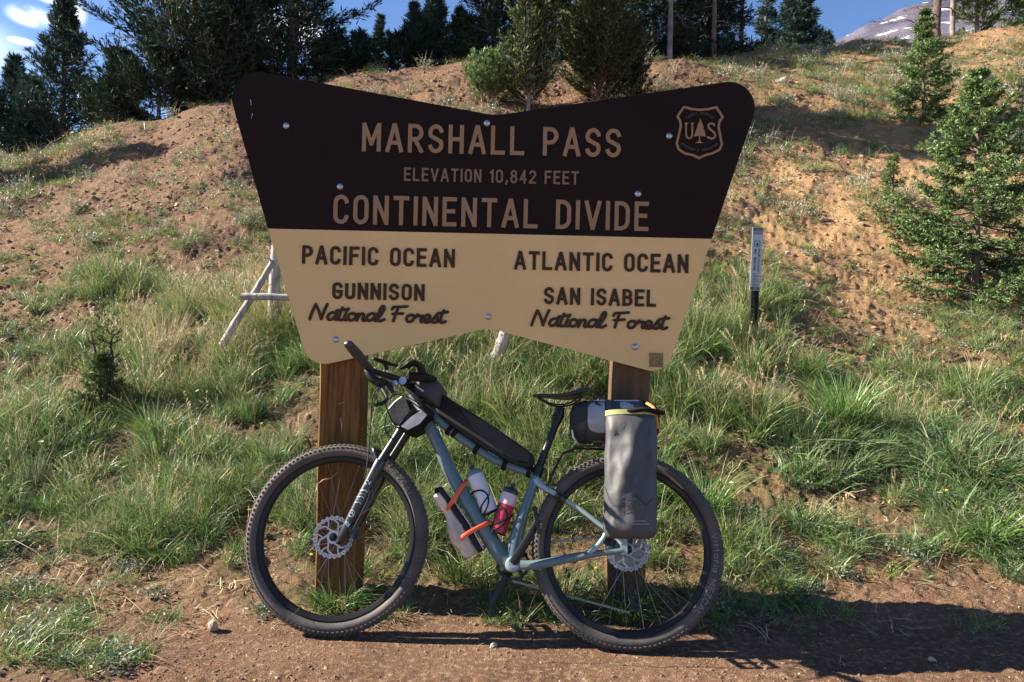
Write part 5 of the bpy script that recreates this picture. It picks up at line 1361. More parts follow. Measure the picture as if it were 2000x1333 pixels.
tussock(62, 950, .22, .035, 70, 'small upright tuft of pale blades near the left edge of the picture', [mg[3], mg[2]], .004, .15, .15, 5, 'grass tuft', .3)
tussock(265, 1075, .13, .07, 150, 'widest dark green tuft at the edge of the dirt left of the front wheel', [mg[1], mg[3]], .005, .35, .9, 6, 'grass tuft', .06)
tussock(205, 1055, .12, .05, 80, 'green tuft overlapping the left side of the widest dirt edge tuft', [mg[1], mg[0]], .005, .35, .9, 7, 'grass tuft', .06)
tussock(395, 1045, .12, .05, 90, 'green tuft on the soil just left of the front tyre', [mg[0], mg[1]], .0048, .35, .9, 8, 'grass tuft', .06)
tussock(385, 885, .14, .03, 60, 'thin small tuft with bare soil on both sides, up left of the front wheel', [mg[0], mg[1]], .0045, .3, .4, 9, 'grass tuft', .05)
tussock(305, 860, .26, .07, 170, 'leaning leafy grass clump behind the bare soil left of the front wheel', [mg[0], mg[2]], .0045, .5, .45, 10, 'grass tussock')
tussock(8, 1070, .15, .05, 110, 'dark tuft cut by the left edge of the picture beside the dirt', [mg[1], mg[1]], .005, .3, .8, 11, 'grass tuft', .02)
tussock(545, 668, .34, .13, 260, 'bushy dry topped grass clump growing through the old wooden fence', [mg[2], mg[0]], .0042, .4, .3, 12, 'grass tussock', .5)
tussock(325, 700, .40, .09, 130, 'tall pale seeding grass clump on the bank left of the sign', [m_straw, mg[2]], .0032, .25, .18, 13, 'grass tussock', .7)
tussock(1395, 668, .30, .13, 220, 'tall green grass clump between the sign and the trail marker post', [m_lush, mg[2]], .0045, .45, .35, 14, 'grass tussock', .15)
tussock(1880, 940, .24, .10, 150, 'broad bladed grass clump at the right above the long shadow', [mg[3], mg[0]], .008, .5, .6, 15, 'grass tussock', .05)
tussock(1930, 1060, .24, .09, 150, 'light green broad bladed clump nearest the lower right shadow', [mg[0], mg[3]], .009, .5, .55, 16, 'grass tussock', .05)
tussock(1375, 1010, .30, .08, 200, 'tall green grass clump just right of the pannier behind the rear wheel', [m_lush, mg[0]], .0048, .4, .3, 17, 'grass tussock', .08)
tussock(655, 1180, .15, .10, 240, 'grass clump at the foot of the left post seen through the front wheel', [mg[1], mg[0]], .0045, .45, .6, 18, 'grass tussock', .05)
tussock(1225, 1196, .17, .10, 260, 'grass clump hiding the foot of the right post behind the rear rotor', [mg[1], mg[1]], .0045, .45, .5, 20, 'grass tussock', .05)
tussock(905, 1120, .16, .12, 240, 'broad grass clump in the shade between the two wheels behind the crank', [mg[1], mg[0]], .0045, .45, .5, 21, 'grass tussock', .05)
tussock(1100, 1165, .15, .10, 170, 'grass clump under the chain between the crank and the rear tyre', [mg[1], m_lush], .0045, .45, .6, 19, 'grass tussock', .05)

# ---- conifers
m_bark = mat('bark_grey', (0.16, 0.12, 0.095), rough=.9, noise=.5, nscale=9, stretch=(3, 3, .5), bump=.6, bscale=20)
m_barkp = mat('bark_pale', (0.25, 0.205, 0.18), rough=.85, noise=.6, nscale=5, bump=.5, bscale=16)
m_need = [mat('needles_dark', (0.020, 0.040, 0.024), rough=.7, island=.55, spec=.12, trans=.12), mat('needles_blue', (0.032, 0.064, 0.052), rough=.65, island=.5, spec=.18, trans=.12),
          mat('needles_green', (0.075, 0.125, 0.036), rough=.55, island=.45, spec=.35, trans=.18), mat('needles_fresh', (0.19, 0.26, 0.085), rough=.5, island=.35, spec=.4, trans=.25), mat('needles_olive', (0.036, 0.052, 0.017), rough=.65, spec=.2, island=.55, trans=.15)]
def tubes_np(P0, P1, r0, r1, k=4):
    """straight tapered sticks as numpy arrays"""
    P0 = np.asarray(P0, float); P1 = np.asarray(P1, float); n = len(P0); d = P1-P0; L_ = np.linalg.norm(d, axis=1)[:, None]+1e-9; d = d/L_
    ref = np.where(np.abs(d[:, 2:3]) > .9, [[1., 0, 0]], [[0, 0, 1.]]); a = np.cross(d, ref); a /= np.linalg.norm(a, axis=1)[:, None]; b = np.cross(d, a)
    r0 = np.broadcast_to(r0, n)[:, None]; r1 = np.broadcast_to(r1, n)[:, None]; V = np.zeros((n, 2, k, 3))
    for j in range(k):
        t = 2*np.pi*j/k; o = a*np.cos(t)+b*np.sin(t); V[:, 0, j] = P0+o*r0; V[:, 1, j] = P1+o*r1
    idx = np.arange(n*2*k).reshape(n, 2, k); F = np.stack([idx[:, 0], np.roll(idx[:, 0], -1, 1), np.roll(idx[:, 1], -1, 1), idx[:, 1]], -1).reshape(-1, 4)
    return V.reshape(-1, 3), F
def conifer_mesh(H, RB, style, seed, start=.06, nb=None, dens=1.0, needle=.16, nw=.035, sub=9, K_=5, lopside=0, gaps=.15, tip=0.0, exp=None, tiers=0):
    r = np.random.default_rng(seed); nb = nb or int(14*H)
    tufts = []; tdir = []; SP0 = []; SP1 = []; SR0 = []; SR1 = []; tipf = []
    bend = r.normal(0, .012*H, 2)
    for i in range(nb):
        f = start+(1-start)*(i+r.uniform(0, 1))/nb; f = min(f, .985)
        if tiers: f = min(.985, (math.floor(f*tiers)+.5+r.uniform(-.16, .16))/tiers)
        z = H*f
        if r.uniform() < gaps: continue
        az = i*2.399+r.normal(0, .35)
        if style == 'pine': L_ = RB*(1-f)**.55*r.uniform(.55, 1.15)*(.75+.25*min(1, f*5)); el = R(8+45*f+r.normal(0, 8)); cv = .30
        elif style == 'spruce': L_ = RB*(1-f)**.95*r.uniform(.7, 1.12)+.05*RB; el = R(-8+38*f+r.normal(0, 6)); cv = .12
        else: L_ = RB*(1-f)**.7*r.uniform(.5, 1.1)+.06; el = R(35+35*f+r.normal(0, 8)); cv = .30
        L_ *= 1+lopside*math.cos(az)
        if exp: L_ = RB*(1-f)**exp*r.uniform(.65, 1.1)+.03*RB
        dh = np.array([math.cos(az), math.sin(az), 0]); base = np.array([bend[0]*f*f, bend[1]*f*f, z])
        n = 7; s = np.linspace(0, 1, n); P = base+np.outer(s*L_*math.cos(el), dh)+np.outer(s*L_*math.sin(el)+cv*L_*s*s, [0, 0, 1])
        if style == 'spruce': P[:, 2] -= .10*L_*np.sin(s*np.pi)
        br = .011*H/8*(1-f)+.006
        SP0 += list(P[:-1]); SP1 += list(P[1:]); SR0 += list(br*(1-s[:-1]*.85)); SR1 += list(br*(1-s[1:]*.85))
        ns = max(3, int(sub*dens*(.5+.5*L_/RB)))
        for k in range(ns):
            q = .18+.82*(k+r.uniform(0, 1))/ns; c = np.array([np.interp(q, s, P[:, j]) for j in range(3)])
            side = (1 if k % 2 else -1); a2 = az+side*R(r.uniform(30, 65)); l2 = (.34 if style != 'spruce' else .30)*L_*(1.15-q)*r.uniform(.6, 1.2)+needle*.4
            e2 = el*.5+R(r.normal(14 if style != 'spruce' else -4, 10)); d2 = np.array([math.cos(a2)*math.cos(e2), math.sin(a2)*math.cos(e2), math.sin(e2)])
            nt_ = max(2, int(l2/needle*1.6)); 
            SP0.append(c); SP1.append(c+d2*l2); SR0.append(.005+br*.2); SR1.append(.002)
            for t in np.linspace(.25, 1, nt_): tufts.append(c+d2*l2*t+[0, 0, .06*l2*t*t]); tdir.append(d2); tipf.append(1.0 if t > .8 else 0.0)
        for q in np.linspace(.35, 1, max(2, int(L_/needle*.8))): tufts.append(np.array([np.interp(q, s, P[:, j]) for j in range(3)])); tdir.append((P[-1]-P[-2])/np.linalg.norm(P[-1]-P[-2])); tipf.append(1.0 if q > .9 else 0.)
    for t in np.linspace(.88, 1.0, 8): tufts.append(np.array([bend[0], bend[1], H*t])); tdir.append(np.array([0, 0, 1.])); tipf.append(1.)
    T = np.array(tufts); D = np.array(tdir); tf = np.array(tipf); n = len(T)
    T = np.repeat(T, K_, 0); D = np.repeat(D, K_, 0); tf = np.repeat(tf, K_); m = len(T)
    rnd = r.normal(0, 1, (m, 3)); w_ = .75 if style == 'spruce' else .6
    dd = D*1.0+rnd*w_*.8+np.array([0, 0, .28 if style != 'spruce' else .05]); dd /= np.linalg.norm(dd, axis=1)[:, None]
    sd = np.cross(dd, r.normal(0, 1, (m, 3))); sd /= np.linalg.norm(sd, axis=1)[:, None]
    L_ = needle*r.uniform(.6, 1.25, m)[:, None]; w = nw*r.uniform(.7, 1.3, m)[:, None]
    P = T+r.normal(0, needle*.10, (m, 3))
    V = np.stack([P-sd*w*.35, P+dd*L_*.6-sd*w*.5, P+dd*L_, P+dd*L_*.6+sd*w*.5], 1); 
    V = V.reshape(-1, 3); F = np.arange(m*4).reshape(m, 4); M_ = ((tf > .5) & (r.uniform(0, 1, m) < tip)).astype(int)
    tv, tf_ = tubes_np(SP0, SP1, np.array(SR0), np.array(SR1), 4)
    return (V, F, M_), (tv, tf_), bend
def trunk_np(H, r0, bend, seed, k=10, n=14, z0=-.4):
    r = np.random.default_rng(seed); V = []; F = []
    for i in range(n+1):
        f = i/n; z = z0+(H-z0)*f; rad = r0*((1-f)**.8)*1.0+.008; 
        if i == 0: rad *= 1.3
        for j in range(k): t = 2*np.pi*j/k; q = rad*(1+.10*r.normal()); V.append((bend[0]*f*f+q*np.cos(t), bend[1]*f*f+q*np.sin(t), z))
    for i in range(n):
        for j in range(k): F.append((i*k+j, i*k+(j+1) % k, (i+1)*k+(j+1) % k, (i+1)*k+j))
    return np.array(V), np.array(F)
def tree(pos, H, RB, style, seed, label, cat='tree', needles=0, bark=None, tip=0.0, group=None, name=None, r0=None, rz=0, **kw):
    (V, F, M_), (tv, tf_), bend = conifer_mesh(H, RB, style, seed, tip=tip, **kw)
    t = empty(name or ('pine_tree' if style != 'spruce' else 'spruce_tree'), pos, label, cat, group); t.rotation_euler = (0, 0, rz)
    vv, ff = trunk_np(H, r0 or .018*H+.02, bend, seed); npmesh('trunk', vv, ff, bark or m_bark, t, smooth=True)
    npmesh('branches', tv, tf_, bark or m_bark, t, smooth=True)
    tag(npmesh('crown', V, F, [m_need[needles], m_need[3]], t, midx=M_))
    return t
def tpos(px, d, dz=0.0):
    x = (px-1000)/FPX*d; return Vector((x, d, float(soft_h(x, d))+dz))
# beyond the crest, left to right; 'top' is the picture row the leader reaches, 'd' the distance
def ctree(px, d, top, RB, style, seed, label, **kw):
    p = tpos(px, d); return tree(p, at(px, top, d).z-p.z, RB, style, seed, label, **kw)
BIG = dict(start=.0, needle=.17, nw=0.0234, K_=7)
ctree(22, 19, 122, .75, 'pine', 101, 'distant blue green pine at the far left edge of the picture', exp=.85, needles=1, nb=90, needle=.19, nw=0.0286, sub=7, K_=7, start=0)
ctree(50, 17, 165, .85, 'up', 102, 'soft blue green conifer just right of the far left pine', exp=.85, needles=1, nb=90, needle=.17, nw=0.0260, sub=8, K_=7, start=0)
ctree(-45, 16, 150, 1.1, 'spruce', 116, 'low conifer cut off by the left edge of the picture', needles=1, nb=80, needle=.17, nw=0.0260, sub=8, K_=7, start=0)
ctree(112, 16.5, -14, 1.05, 'pine', 103, 'tall narrow dark conifer standing clear against the sky at left', exp=.95, needles=1, nb=150, needle=.14, nw=0.0208, sub=9, K_=8, gaps=.04, start=0)
ctree(225, 14.4, 112, .62, 'pine', 104, 'low spreading young pine at the foot of the big left pines', needles=0, nb=80, needle=.13, nw=0.0187, sub=11, K_=8, start=0)
ctree(365, 15.2, -330, 2.6, 'pine', 105, 'huge dark pine with boughs reaching over the left sky', needles=0, nb=170, sub=17, r0=.13, lopside=-.1, gaps=.10, **BIG)
ctree(468, 15.8, -380, 2.2, 'pine', 106, 'second large dark pine behind the left top of the sign', needles=0, nb=150, sub=15, r0=.12, gaps=.12, **BIG)
ctree(560, 15.2, -330, 1.9, 'pine', 107, 'dark pine with long right hand boughs above the sign', needles=0, nb=140, sub=14, r0=.12, lopside=.1, gaps=.16, **BIG)
ctree(300, 14.2, 118, 1.1, 'pine', 129, 'dark low boughed pine between the young pine and the huge pine', needles=0, nb=70, needle=.13, nw=0.0187, sub=11, K_=8, start=0)
ctree(420, 14.4, 40, 1.4, 'pine', 135, 'dark understorey pine just left of the top corner of the sign', needles=0, nb=80, needle=.14, nw=0.0198, sub=11, K_=8, start=0)
ctree(722, 18.5, 34, .36, 'pine', 108, 'small lone blue green spire on the skyline between two groups of pines', exp=1.0, needles=1, nb=110, needle=.12, nw=0.0182, sub=8, K_=7, start=0)
ctree(832, 16.5, -18, .60, 'pine', 109, 'bushy olive pine on the skyline left of the valley of the sign', exp=.7, needles=1, nb=150, needle=.14, nw=0.0208, sub=9, K_=8, start=0)
ctree(883, 16.0, 18, .30, 'pine', 110, 'slim young pine close on the right of the bushy olive pine', needles=0, nb=80, needle=.12, nw=0.0182, sub=8, K_=7, start=0)
ctree(795, 16.2, 14, .34, 'pine', 111, 'short pine leaning against the bushy olive pine from the left', needles=1, nb=80, needle=.12, nw=0.0182, sub=8, K_=7, start=0)
ctree(952, 14.6, -200, .95, 'pine', 112, 'dark tall pine above the valley in the top edge of the sign', needles=0, nb=150, needle=.15, nw=0.0218, sub=11, K_=8, bark=m_barkp, start=0)
ctree(1262, 15.4, -170, 1.1, 'spruce', 115, 'dark spruce left of the bare white trunk', needles=0, nb=170, start=.0, needle=.15, nw=0.0218, sub=12, K_=8)
ctree(1368, 16.0, -170, 1.1, 'spruce', 117, 'dark spruce right of the bare white trunk', needles=0, nb=160, start=.0, needle=.15, nw=0.0218, sub=12, K_=8)
ctree(1482, 18, -60, .38, 'spruce', 118, 'very thin dark spruce between bare trunk and broad spruce', needles=1, nb=110, start=.0, needle=.13, nw=0.0208, sub=7, K_=7, gaps=.25)
ctree(1545, 17.6, -40, .75, 'spruce', 119, 'broad blue green spruce on the ridge left of the mountain', needles=1, nb=150, start=.0, needle=.14, nw=0.0218, sub=11, K_=8)
ctree(1600, 17.0, 66, .34, 'spruce', 120, 'knee high spruce at the right foot of the broad ridge spruce', needles=1, nb=44, needle=.11, nw=0.0156, sub=7, K_=7, start=0)
ctree(1893, 16.6, -70, .62, 'pine', 121, 'thin pine with tufted boughs in front of the mountain', needles=2, nb=70, start=.05, needle=.13, nw=0.0208, sub=8, K_=8, gaps=.35, bark=m_barkp)
ctree(2010, 16.2, -110, .95, 'spruce', 122, 'green spruce boughs entering the top right corner', needles=2, nb=120, start=.0, needle=.12, nw=0.0187, sub=11, K_=8)
ctree(-255, 12.0, -60, 1.3, 'spruce', 123, 'spruce outside the left edge that shades the top of the left slope', needles=0, nb=120, needle=.18, nw=0.0260, sub=9, K_=7, start=0)
ctree(640, 15.6, 90, 1.0, 'pine', 124, 'low dark bush of a pine under the long right hand boughs', needles=0, nb=60, needle=.13, nw=0.0208, sub=9, K_=8, start=0)
ctree(690, 16.0, 84, .8, 'up', 125, 'low rounded pine scrub on the skyline right of the big pines', needles=1, nb=60, needle=.13, nw=0.0208, sub=9, K_=8, start=0)
ctree(765, 15.6, 80, .8, 'pine', 136, 'low scrubby pine on the skyline below the short leaning pine', needles=0, nb=60, needle=.13, nw=0.0208, sub=9, K_=8, start=0)
ctree(905, 15.2, 60, .9, 'pine', 137, 'low scrubby pine on the skyline below the slim young pine', needles=0, nb=60, needle=.13, nw=0.0208, sub=9, K_=8, start=0)
ctree(1085, 15.0, -60, .45, 'pine', 126, 'pine behind the gap between the two young pines', needles=0, nb=110, needle=.13, nw=0.0198, sub=10, K_=8, start=0)
ctree(190, 15.5, 195, .9, 'up', 127, 'dark scrubby pine low on the left skyline below the tall narrow conifer', needles=0, nb=60, needle=.13, nw=0.0208, sub=9, K_=7, start=0)
ctree(1310, 15.0, 70, .5, 'up', 128, 'low dark pine scrub at the foot of the bare white trunk', needles=4, nb=40, needle=.12, nw=0.0182, sub=8, K_=8, start=0)
# saplings on the slope
def gtree(px, py, H, RB, style, seed, label, **kw): p = hit(px, py); return tree(p-Vector((0, 0, .03)), H, RB, style, seed, label, **kw)
gtree(1803, 238, 1.70, .60, 'spruce', 130, 'small green spruce standing on the upper right slope', exp=1.0, tiers=13, needles=2, nb=100, start=.0, needle=.055, nw=0.013, sub=12, K_=8, tip=.6, r0=.022, gaps=.05)
gtree(1905, 560, 2.12, 1.12, 'spruce', 131, 'large bushy spruce with fresh light tips at the right edge', exp=.95, tiers=15, needles=2, nb=150, start=.0, needle=.042, nw=0.011, sub=20, K_=8, tip=.85, r0=.035, gaps=.06)
gtree(1742, 440, .78, .26, 'spruce', 132, 'small yellowish spruce sapling left of the large bushy spruce', needles=2, nb=56, start=.0, needle=.045, nw=0.0073, sub=9, K_=7, tip=.4, r0=.012)
gtree(1032, 222, 3.3, .62, 'up', 113, 'young grey green pine with pale forked stems behind the sign', exp=.75, needles=4, nb=260, start=.04, needle=.07, nw=.011, sub=13, K_=9, bark=m_barkp, tip=.25, r0=.022)
gtree(1168, 206, 3.5, .86, 'up', 114, 'dense dark young pine just right of the pale stemmed one', exp=.75, needles=4, nb=330, start=.0, needle=.08, nw=.013, sub=15, K_=9, tip=.06, r0=.03)
gtree(1235, 196, 1.1, .4, 'up', 138, 'small dark pine at the right foot of the dense young pine', needles=0, nb=70, start=.0, needle=.07, nw=.012, sub=10, K_=8, r0=.015)
gtree(1995, 250, .7, .35, 'spruce', 134, 'tuft of young spruce behind the top of the bushy spruce', needles=2, nb=30, start=.0, needle=.05, nw=0.0083, sub=8, K_=7, tip=.3, r0=.012)
gtree(955, 208, .62, .6, 'up', 133, 'low yellow green juniper bush behind the valley of the sign', needles=2, nb=70, start=.0, needle=.07, nw=0.0114, sub=10, K_=8, tip=.6, r0=.015, cat='bush', name='bush')

# ---- dead and bare trees
def dead_tree(px, d, H, label, seed, nb=16, L0=1.0, r0=.075, droop=.25, bark=None, start=.15, lean_=0, wig=.1):
    p = tpos(px, d); r = np.random.default_rng(seed); t = empty('dead_tree', p, label, 'dead tree')
    vv, ff = trunk_np(H, r0, np.array([lean_, 0]), seed, n=20); npmesh('trunk', vv, ff, bark or m_barkp, t, smooth=True)
    for i in range(nb):
        f = start+(1-start)*(i+.5)/nb; az = r.uniform(0, 2*np.pi); L_ = L0*(1-.5*f)*r.uniform(.5, 1.2); P = []; n = 8
        z = H*f; P = [np.array([lean_*f*f, 0, z])+np.array([np.cos(az), np.sin(az), 0])*L_*s+np.array([0, 0, L_*(.12*s-droop*s*s*1.6)])+r.normal(0, .02*L_, 3)*(s > 0) for s in np.linspace(0, 1, n)]
        mb = MB(); mb.tube([tuple(q) for q in P], [max(.003, .016*(1-s*.85)) for s in np.linspace(0, 1, n)], 5)
        for k in range(9):
            q = P[r.integers(2, n)]; a2 = az+r.uniform(-1.3, 1.3); l2 = L_*r.uniform(.15, .4)
            mb.tube([tuple(q), tuple(q+np.array([np.cos(a2)*l2*.5, np.sin(a2)*l2*.5, -.05*l2])), tuple(q+np.array([np.cos(a2)*l2, np.sin(a2)*l2, -.4*l2]))], [.005, .0035, .0015], 4)
        mb.build('branch', m_bark, t)
    return t
dead_tree(1113, 14.4, 4.2, 'bare dead tree with curling drooping branches behind the young pines', 201, 28, .8, .05, .35)
dead_tree(1295, 14.2, 5.0, 'pale white dead trunk with short branches between two dark spruces', 202, 30, .7, .048, .25)
dead_tree(1434, 16.4, 5.0, 'bare grey trunk with thin branches against the sky right of the dark spruces', 203, 30, .75, .05, .3, bark=m_bark)
dead_tree(1815, 16.4, 5, 'bare reddish trunk with long drooping dead boughs in front of the mountain', 204, 24, 1.5, .085, .12, bark=mat('bark_red', (0.12, 0.075, 0.065), rough=.9, noise=.5, nscale=9, bump=.5), start=.05)
dead_tree(1846, 16.6, 5, 'second bare trunk in front of the mountain, pale and slimmer', 205, 18, 1.0, .06, .1, start=.08)
dead_tree(1380, 15.0, 4.5, 'dead reddish tree tangled in the right dark spruce', 206, 26, .8, .05, .3, bark=m_bark)
# fallen white branches under the left pines
def sticks(px, py, label, seed, n=7, L_=.7, rad=.012, name='fallen_branch', m=None):
    p = hit(px, py); r = np.random.default_rng(seed); mb = MB()
    for k in range(n):
        a = r.uniform(-.5, .5)+(0 if k % 2 else np.pi*.12); s = np.array([r.uniform(-.3, .1), r.uniform(-.1, .1), r.uniform(.02, .22)])*L_; l = L_*r.uniform(.4, 1)
        P = [s+np.array([np.cos(a)*l*t, r.normal(0, .03), l*(.28*math.sin(t*3+k)+.1*t)]) for t in np.linspace(0, 1, 7)]; mb.tube([tuple(q) for q in P], [max(.003, rad*(1-t*.7)) for t in np.linspace(0, 1, 7)], 6)
    o = mb.build(name, m or m_wgrey, smooth=True); o.location = p; return tag(o, label, 'branch')
m_wgrey = mat('weathered_wood', (0.42, 0.39, 0.37), rough=.85, col2=(0.22, 0.19, 0.175), nscale=6, stretch=(6, 6, 1), bump=.5, bscale=18)
sticks(335, 212, 'tangle of white dead branches lying under the left pines', 301, 10, .85, .014)
# twiggy dark sapling in the left grass
def twiggy():
    p = hit(196, 812); t = empty('twiggy_sapling', p, 'dark twiggy conifer sapling with bare forked tops in the grass at left', 'sapling')
    def w(px, py): q = at(px, py, p.y)-p; return Vector((q.x, 0, q.z))
    mb = MB(); r = random.Random(5)
    for base, ps in ((None, [(196, 800), (195, 740), (190, 705), (183, 672), (178, 648)]), (None, [(205, 780), (214, 735), (220, 700), (216, 672), (222, 655)])):
        P = [w(*q) for q in ps]; mb.tube(smoothpts(P, 4), [.011*(1-i/18) + .003 for i in range(4*(len(P)-1)+1)], 7)
        for i in range(1, len(P)):
            for sgn in (-1, 1):
                if r.random() < .15: continue
                q = P[i]; l = .085*r.uniform(.6, 1.3)*(1.25-i*.15); y = r.uniform(-.6, .6)
                tp = q+Vector((sgn*l, y*l, l*.55)); mb.tube([q, (q+tp)/2+Vector((0, 0, -.006)), tp], [.006, .005, .003], 6)
                q2 = (q+tp)/2; mb.tube([q2, q2+Vector((sgn*.02, 0, .035))], [.004, .0025], 5)
    mb.build('stem', mat('sapling_bark', (0.045, 0.045, 0.028), rough=.85, noise=.4, nscale=30), t)
    (V, F, M_), (tv, tf_), bend = conifer_mesh(.40, .20, 'spruce', 44, start=.0, nb=70, needle=.03, nw=.008, sub=10, K_=7, tip=0)
    (V2, F2, M2), _a, _b = conifer_mesh(.74, .16, 'up', 45, start=.2, nb=30, needle=.022, nw=.006, sub=5, K_=5, tip=0)
    npmesh('crown', np.concatenate([V, V2]), np.concatenate([F, F2+len(V)]), [m_need[4], m_need[2]], t, midx=1-np.concatenate([M_, M2]))
twiggy()
# ---- old wooden fence behind the sign
fe = empty('wooden_fence', hit(560, 640), 'weathered grey remains of a pole fence behind the sign', 'fence'); fo = fe.location.copy()
def pole(P, r0, r1, name='pole'):
    pts = smoothpts([Vector(p)-fo for p in P], 6); n = len(pts); rn = random.Random(int(r0*1e4)+len(P)); mb = MB(); mb.tube(pts, [(r0+(r1-r0)*i/(n-1))*(1+rn.uniform(-.08, .08)) for i in range(n)], 12, ref=(.2, 1, .1)); return mb.build(name, m_wgrey, fe, smooth=True, angle=50)
fd = 5.5
pole([at(434, 676, fd), at(462, 627, fd+.05), at(494, 578, fd+.1), at(526, 524, fd+.15), at(532, 512, fd+.18)], .030, .020)
pole([at(472, 580, fd-.02), at(520, 580, fd-.02), at(600, 583, fd)], .026, .024, 'rail')
pole([at(533, 640, fd+.35), at(536, 560, fd+.3), at(541, 480, fd+.25)], .045, .040, 'post')
pb = hit(955, 728); pole([pb-Vector((.05, 0, .12)), pb, at(973, 690, pb.y+.02), at(986, 655, pb.y+.05), at(1005, 600, pb.y+.1)], .046, .043)
pole([at(521, 505, fd+.16), at(528, 508, fd+.17), at(524, 522, fd+.17)], .008, .006, 'wire_stub')

# ---- trail marker
mk = hit(1470, 652); MD = mk.y
tm = empty('trail_marker', mk, 'slim perforated steel trail marker post with a grey NO MOTOR VEHICLES plate', 'sign')
m_post = mat('marker_post_steel', (0.045, 0.035, 0.026), rough=.55, metal=.3, noise=.4, nscale=20)
m_plate = mat('marker_plate', (0.42, 0.43, 0.46), rough=.45, noise=.12, nscale=14); m_plb = mat('marker_band', (0.10, 0.085, 0.08), rough=.5); m_ink = mat('marker_ink', (0.02, 0.018, 0.018), rough=.6)
def ml_(px, py, dy=0.0): q = at(px, py, MD+dy)-mk; return Vector((q.x, q.y, q.z))
ax0 = ml_(1470, 670); ax1 = ml_(1477.5, 446); dx = (ax1-ax0).normalized(); sx_ = Vector((dx.z, 0, -dx.x)); Mx = Matrix((sx_, Vector((0, 1, 0)), dx)).transposed(); KM = MD/FPX
mb = MB(); L_ = (ax1-ax0).length
for s in (-1, 1): mb.box((ax0+ax1)/2+sx_*(s*6.6*KM), (2.4*KM, 10*KM, L_), Mx)
mb.box((ax0+ax1)/2+Vector((0, 4*KM, 0)), (13*KM, 2*KM, L_), Mx)
for k in range(9): mb.box(ax0+dx*((k*8.8+6)*KM)+Vector((0, 2.6*KM, 0)), (6*KM, .8*KM, 2.6*KM), Mx) if False else None
mb.build('channel_post', m_post, tm)
mb = MB()
for k in range(14): c = ax0+dx*((k*8.6+22)*KM); mb.lathe(c+Vector((0, 2.9*KM, 0)), (0, -1, 0), [(0, 1.25*KM), (.2*KM, 1.2*KM)], 8)
tag(mb.build('post_holes', mat('hole_light', (0.30, 0.22, 0.15), rough=.9), tm), kind='stuff')
def mpx(u, v): return ml_(1466+u+ (0), 447+v)      # not used for print below
tl, tr_, br, bl = ml_(1468, 445), ml_(1489, 446), ml_(1482, 569), ml_(1462, 568)
mb = MB(); y0 = -6*KM; q = [(p.x, p.z) for p in (bl, br, tr_, tl)]; mb.prism(q, y0-1.2*KM, y0); mb.build('plate', m_plate, tm)
def pl(u, v):                     # u across 0..1, v down 0..1 of the plate
    a = tl.lerp(tr_, u); b = bl.lerp(br, u); p = a.lerp(b, v); return (p.x, p.z)
def band(v0, v1, m, u0=.06, u1=.94, o=1.5, name='plate_band'):
    mb = MB(); mb.prism([pl(u0, v1), pl(u1, v1), pl(u1, v0), pl(u0, v0)], y0-o*KM, y0-.9*KM); return mb.build(name, m, tm)
band(.01, .055, m_plb); band(.945, .99, m_plb)
band(.06, .115, mat('marker_mauve', (0.24, 0.20, 0.22), rough=.5))
for v in (.033, .966): mb = MB(); p = pl(.5, v); mb.lathe((p[0], y0-1.4*KM, p[1]), (0, -1, 0), [(0, 1.4*KM), (.5*KM, 1.2*KM), (.8*KM, .4*KM)], 10); mb.build('rivet', m_bolt, tm)
def mtext(txt, u, v0, v1, cap):
    n = len(txt); dpx = (Vector(pl(.5, 1))-Vector(pl(.5, 0))).normalized(); ux = Vector((-dpx.y, dpx.x)); ux = ux if ux.x > 0 else -ux
    for k, ch in enumerate(txt):
        if ch == ' ': continue
        w, ss = glyph(ch); c = Vector(pl(u, v0+(v1-v0)*(k+.5)/n)); mb = MB()
        for j, s in enumerate(ss):
            P = [c+ux*((p[0]-w/2)*cap*1.15)-dpx*((p[1]-.5)*cap) for p in s]; mb.ribbon(P, cap*.24, y0-(1.5+.02*j)*KM, y0-.9*KM)
        mb.build('letter', m_ink, tm)
mtext('NO MOTOR', .36, .34, .69, 4.4*KM); mtext('VEHICLES', .72, .33, .70, 4.4*KM)
mtext('TR', .36, .075, .075, 1.0*KM) if False else None
mb = MB(); sh_ = [(.30, .215), (.70, .215), (.76, .235), (.72, .26), (.74, .29), (.5, .315), (.26, .29), (.28, .26), (.24, .235)]; mb.ribbon([pl(*p) for p in sh_], 1.0*KM, y0-1.6*KM, y0-.9*KM, closed=True); mb.build('shield_outline', m_ink, tm)
mb = MB(); mb.prism([pl(.46, .295), pl(.54, .295), pl(.54, .28), pl(.62, .28), pl(.5, .235), pl(.38, .28), pl(.46, .28)], y0-1.6*KM, y0-.9*KM); mb.build('tree_mark', m_ink, tm)
mb = MB()
for k in range(9): v = .73+.024*k; mb.prism([pl(.2, v+.008), pl(.8 if k % 3 else .6, v+.008), pl(.8 if k % 3 else .6, v), pl(.2, v)], y0-1.5*KM, y0-.9*KM)
tag(mb.build('fine_print', m_ink, tm), kind='stuff')

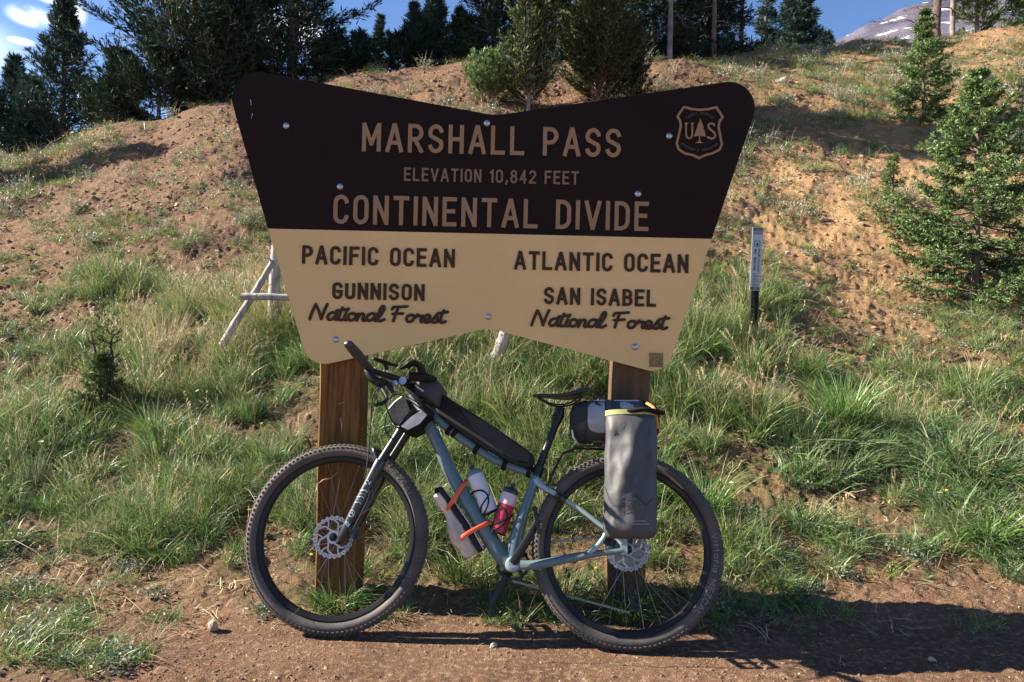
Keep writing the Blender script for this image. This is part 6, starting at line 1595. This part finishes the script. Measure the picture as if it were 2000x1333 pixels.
# ---- rocks one can point to
m_rock = mat('rock_tan', (0.42, 0.30, 0.21), rough=.85, noise=.35, nscale=12, bump=.6, bscale=30); m_rockp = mat('rock_pale', (0.50, 0.42, 0.35), rough=.85, noise=.3, nscale=12, bump=.6, bscale=30)
def rock(px, py, sz, label, seed, m=None, h=.8):
    p = hit(px, py); r = np.random.default_rng(seed); bm_ = __import__('bmesh').new(); __import__('bmesh').ops.create_icosphere(bm_, subdivisions=2, radius=1.0)
    pl_ = [(Vector(r.normal(0, 1, 3)).normalized(), r.uniform(.45, .85)) for k in range(12)]
    for v in bm_.verts:
        for (n, d) in pl_:
            k = v.co.dot(n)
            if k > d: v.co -= n*(k-d)
        v.co = Vector((v.co.x*sz, v.co.y*sz*.8, (v.co.z*h)*sz))
    me = bpy.data.meshes.new('rock'); bm_.to_mesh(me); bm_.free(); me.materials.append(m or m_rock); o = bpy.data.objects.new('rock', me); COL.objects.link(o); o.location = p+Vector((0, 0, sz*h*.45)); o.rotation_euler = (0, 0, r.uniform(0, 6)); return tag(o, label, 'rock')
rock(418, 1232, .032, 'angular tan stone alone on the dirt left of the front wheel', 1, m_rock, 1.05)
rock(965, 1265, .020, 'small pale stone on the dirt between the two wheels', 2, m_rockp, .7)
rock(1085, 1238, .010, 'tiny grey stone touching the shadow beside the rear tyre', 3, m_rockp)
rock(1608, 431, .085, 'pale flat rock on the tan slope above the trail marker', 4, m_rockp, .45)
rock(1538, 497, .04, 'pale rock half hidden in a hollow of the slope right of the trail marker', 5, m_rockp, .7)
rock(1682, 441, .05, 'brown rock sitting on the slope right of the pale flat rock', 6, m_rock, .7)
rock(1822, 1294, .018, 'small stone in the sun below the long shadow at lower right', 7, m_rock)
rock(1530, 162, .16, 'pale rock on the upper slope behind the right corner of the sign', 8, m_rockp, .5)
rock(1925, 160, .20, 'pale ledge rock on the upper right slope', 9, m_rockp, .4)
rock(1890, 160, .13, 'smaller pale rock left of the upper right ledge rock', 10, m_rockp, .5)
rock(1965, 572, .06, 'brown rock below the bushy spruce', 11, m_rock, .6)
rock(1010, 1195, .03, 'amber stone behind the low pedal', 12, mat('rock_amber', (0.5, 0.28, 0.10), rough=.7), 1.2)
rock(265, 385, .06, 'brown rock on the left slope above the green patches', 13, m_rock, .6); rock(60, 525, .07, 'grey brown rock low on the left slope near the edge', 14, m_rock, .5); rock(347, 400, .05, 'dark rock on the left slope nearer the sign', 15, m_rock, .7)
# stalks lying on the soil
def stalk(P, label, r=.0022):
    o0 = hit(*P[0]); mb = MB(); pts = [hit(*q)+Vector((0, 0, .006+.004*i)) for i, q in enumerate(P)]; mb.tube([p-o0 for p in pts], r, 6); o = mb.build('dry_stalk', m_straw); o.location = o0; return tag(o, label, 'stalk')
stalk([(8, 1120), (25, 1128), (46, 1155)], 'short thick dry stalk on the soil at the left edge'); stalk([(25, 1129), (70, 1132), (118, 1140)], 'long thin dry stalk lying beside the short thick one'); stalk([(375, 897), (430, 902), (500, 910)], 'long pale stalk lying on bare soil up left of the front wheel'); stalk([(1648, 645), (1690, 648), (1722, 644)], 'straight pale stalk lying on the herbs right of the trail marker')
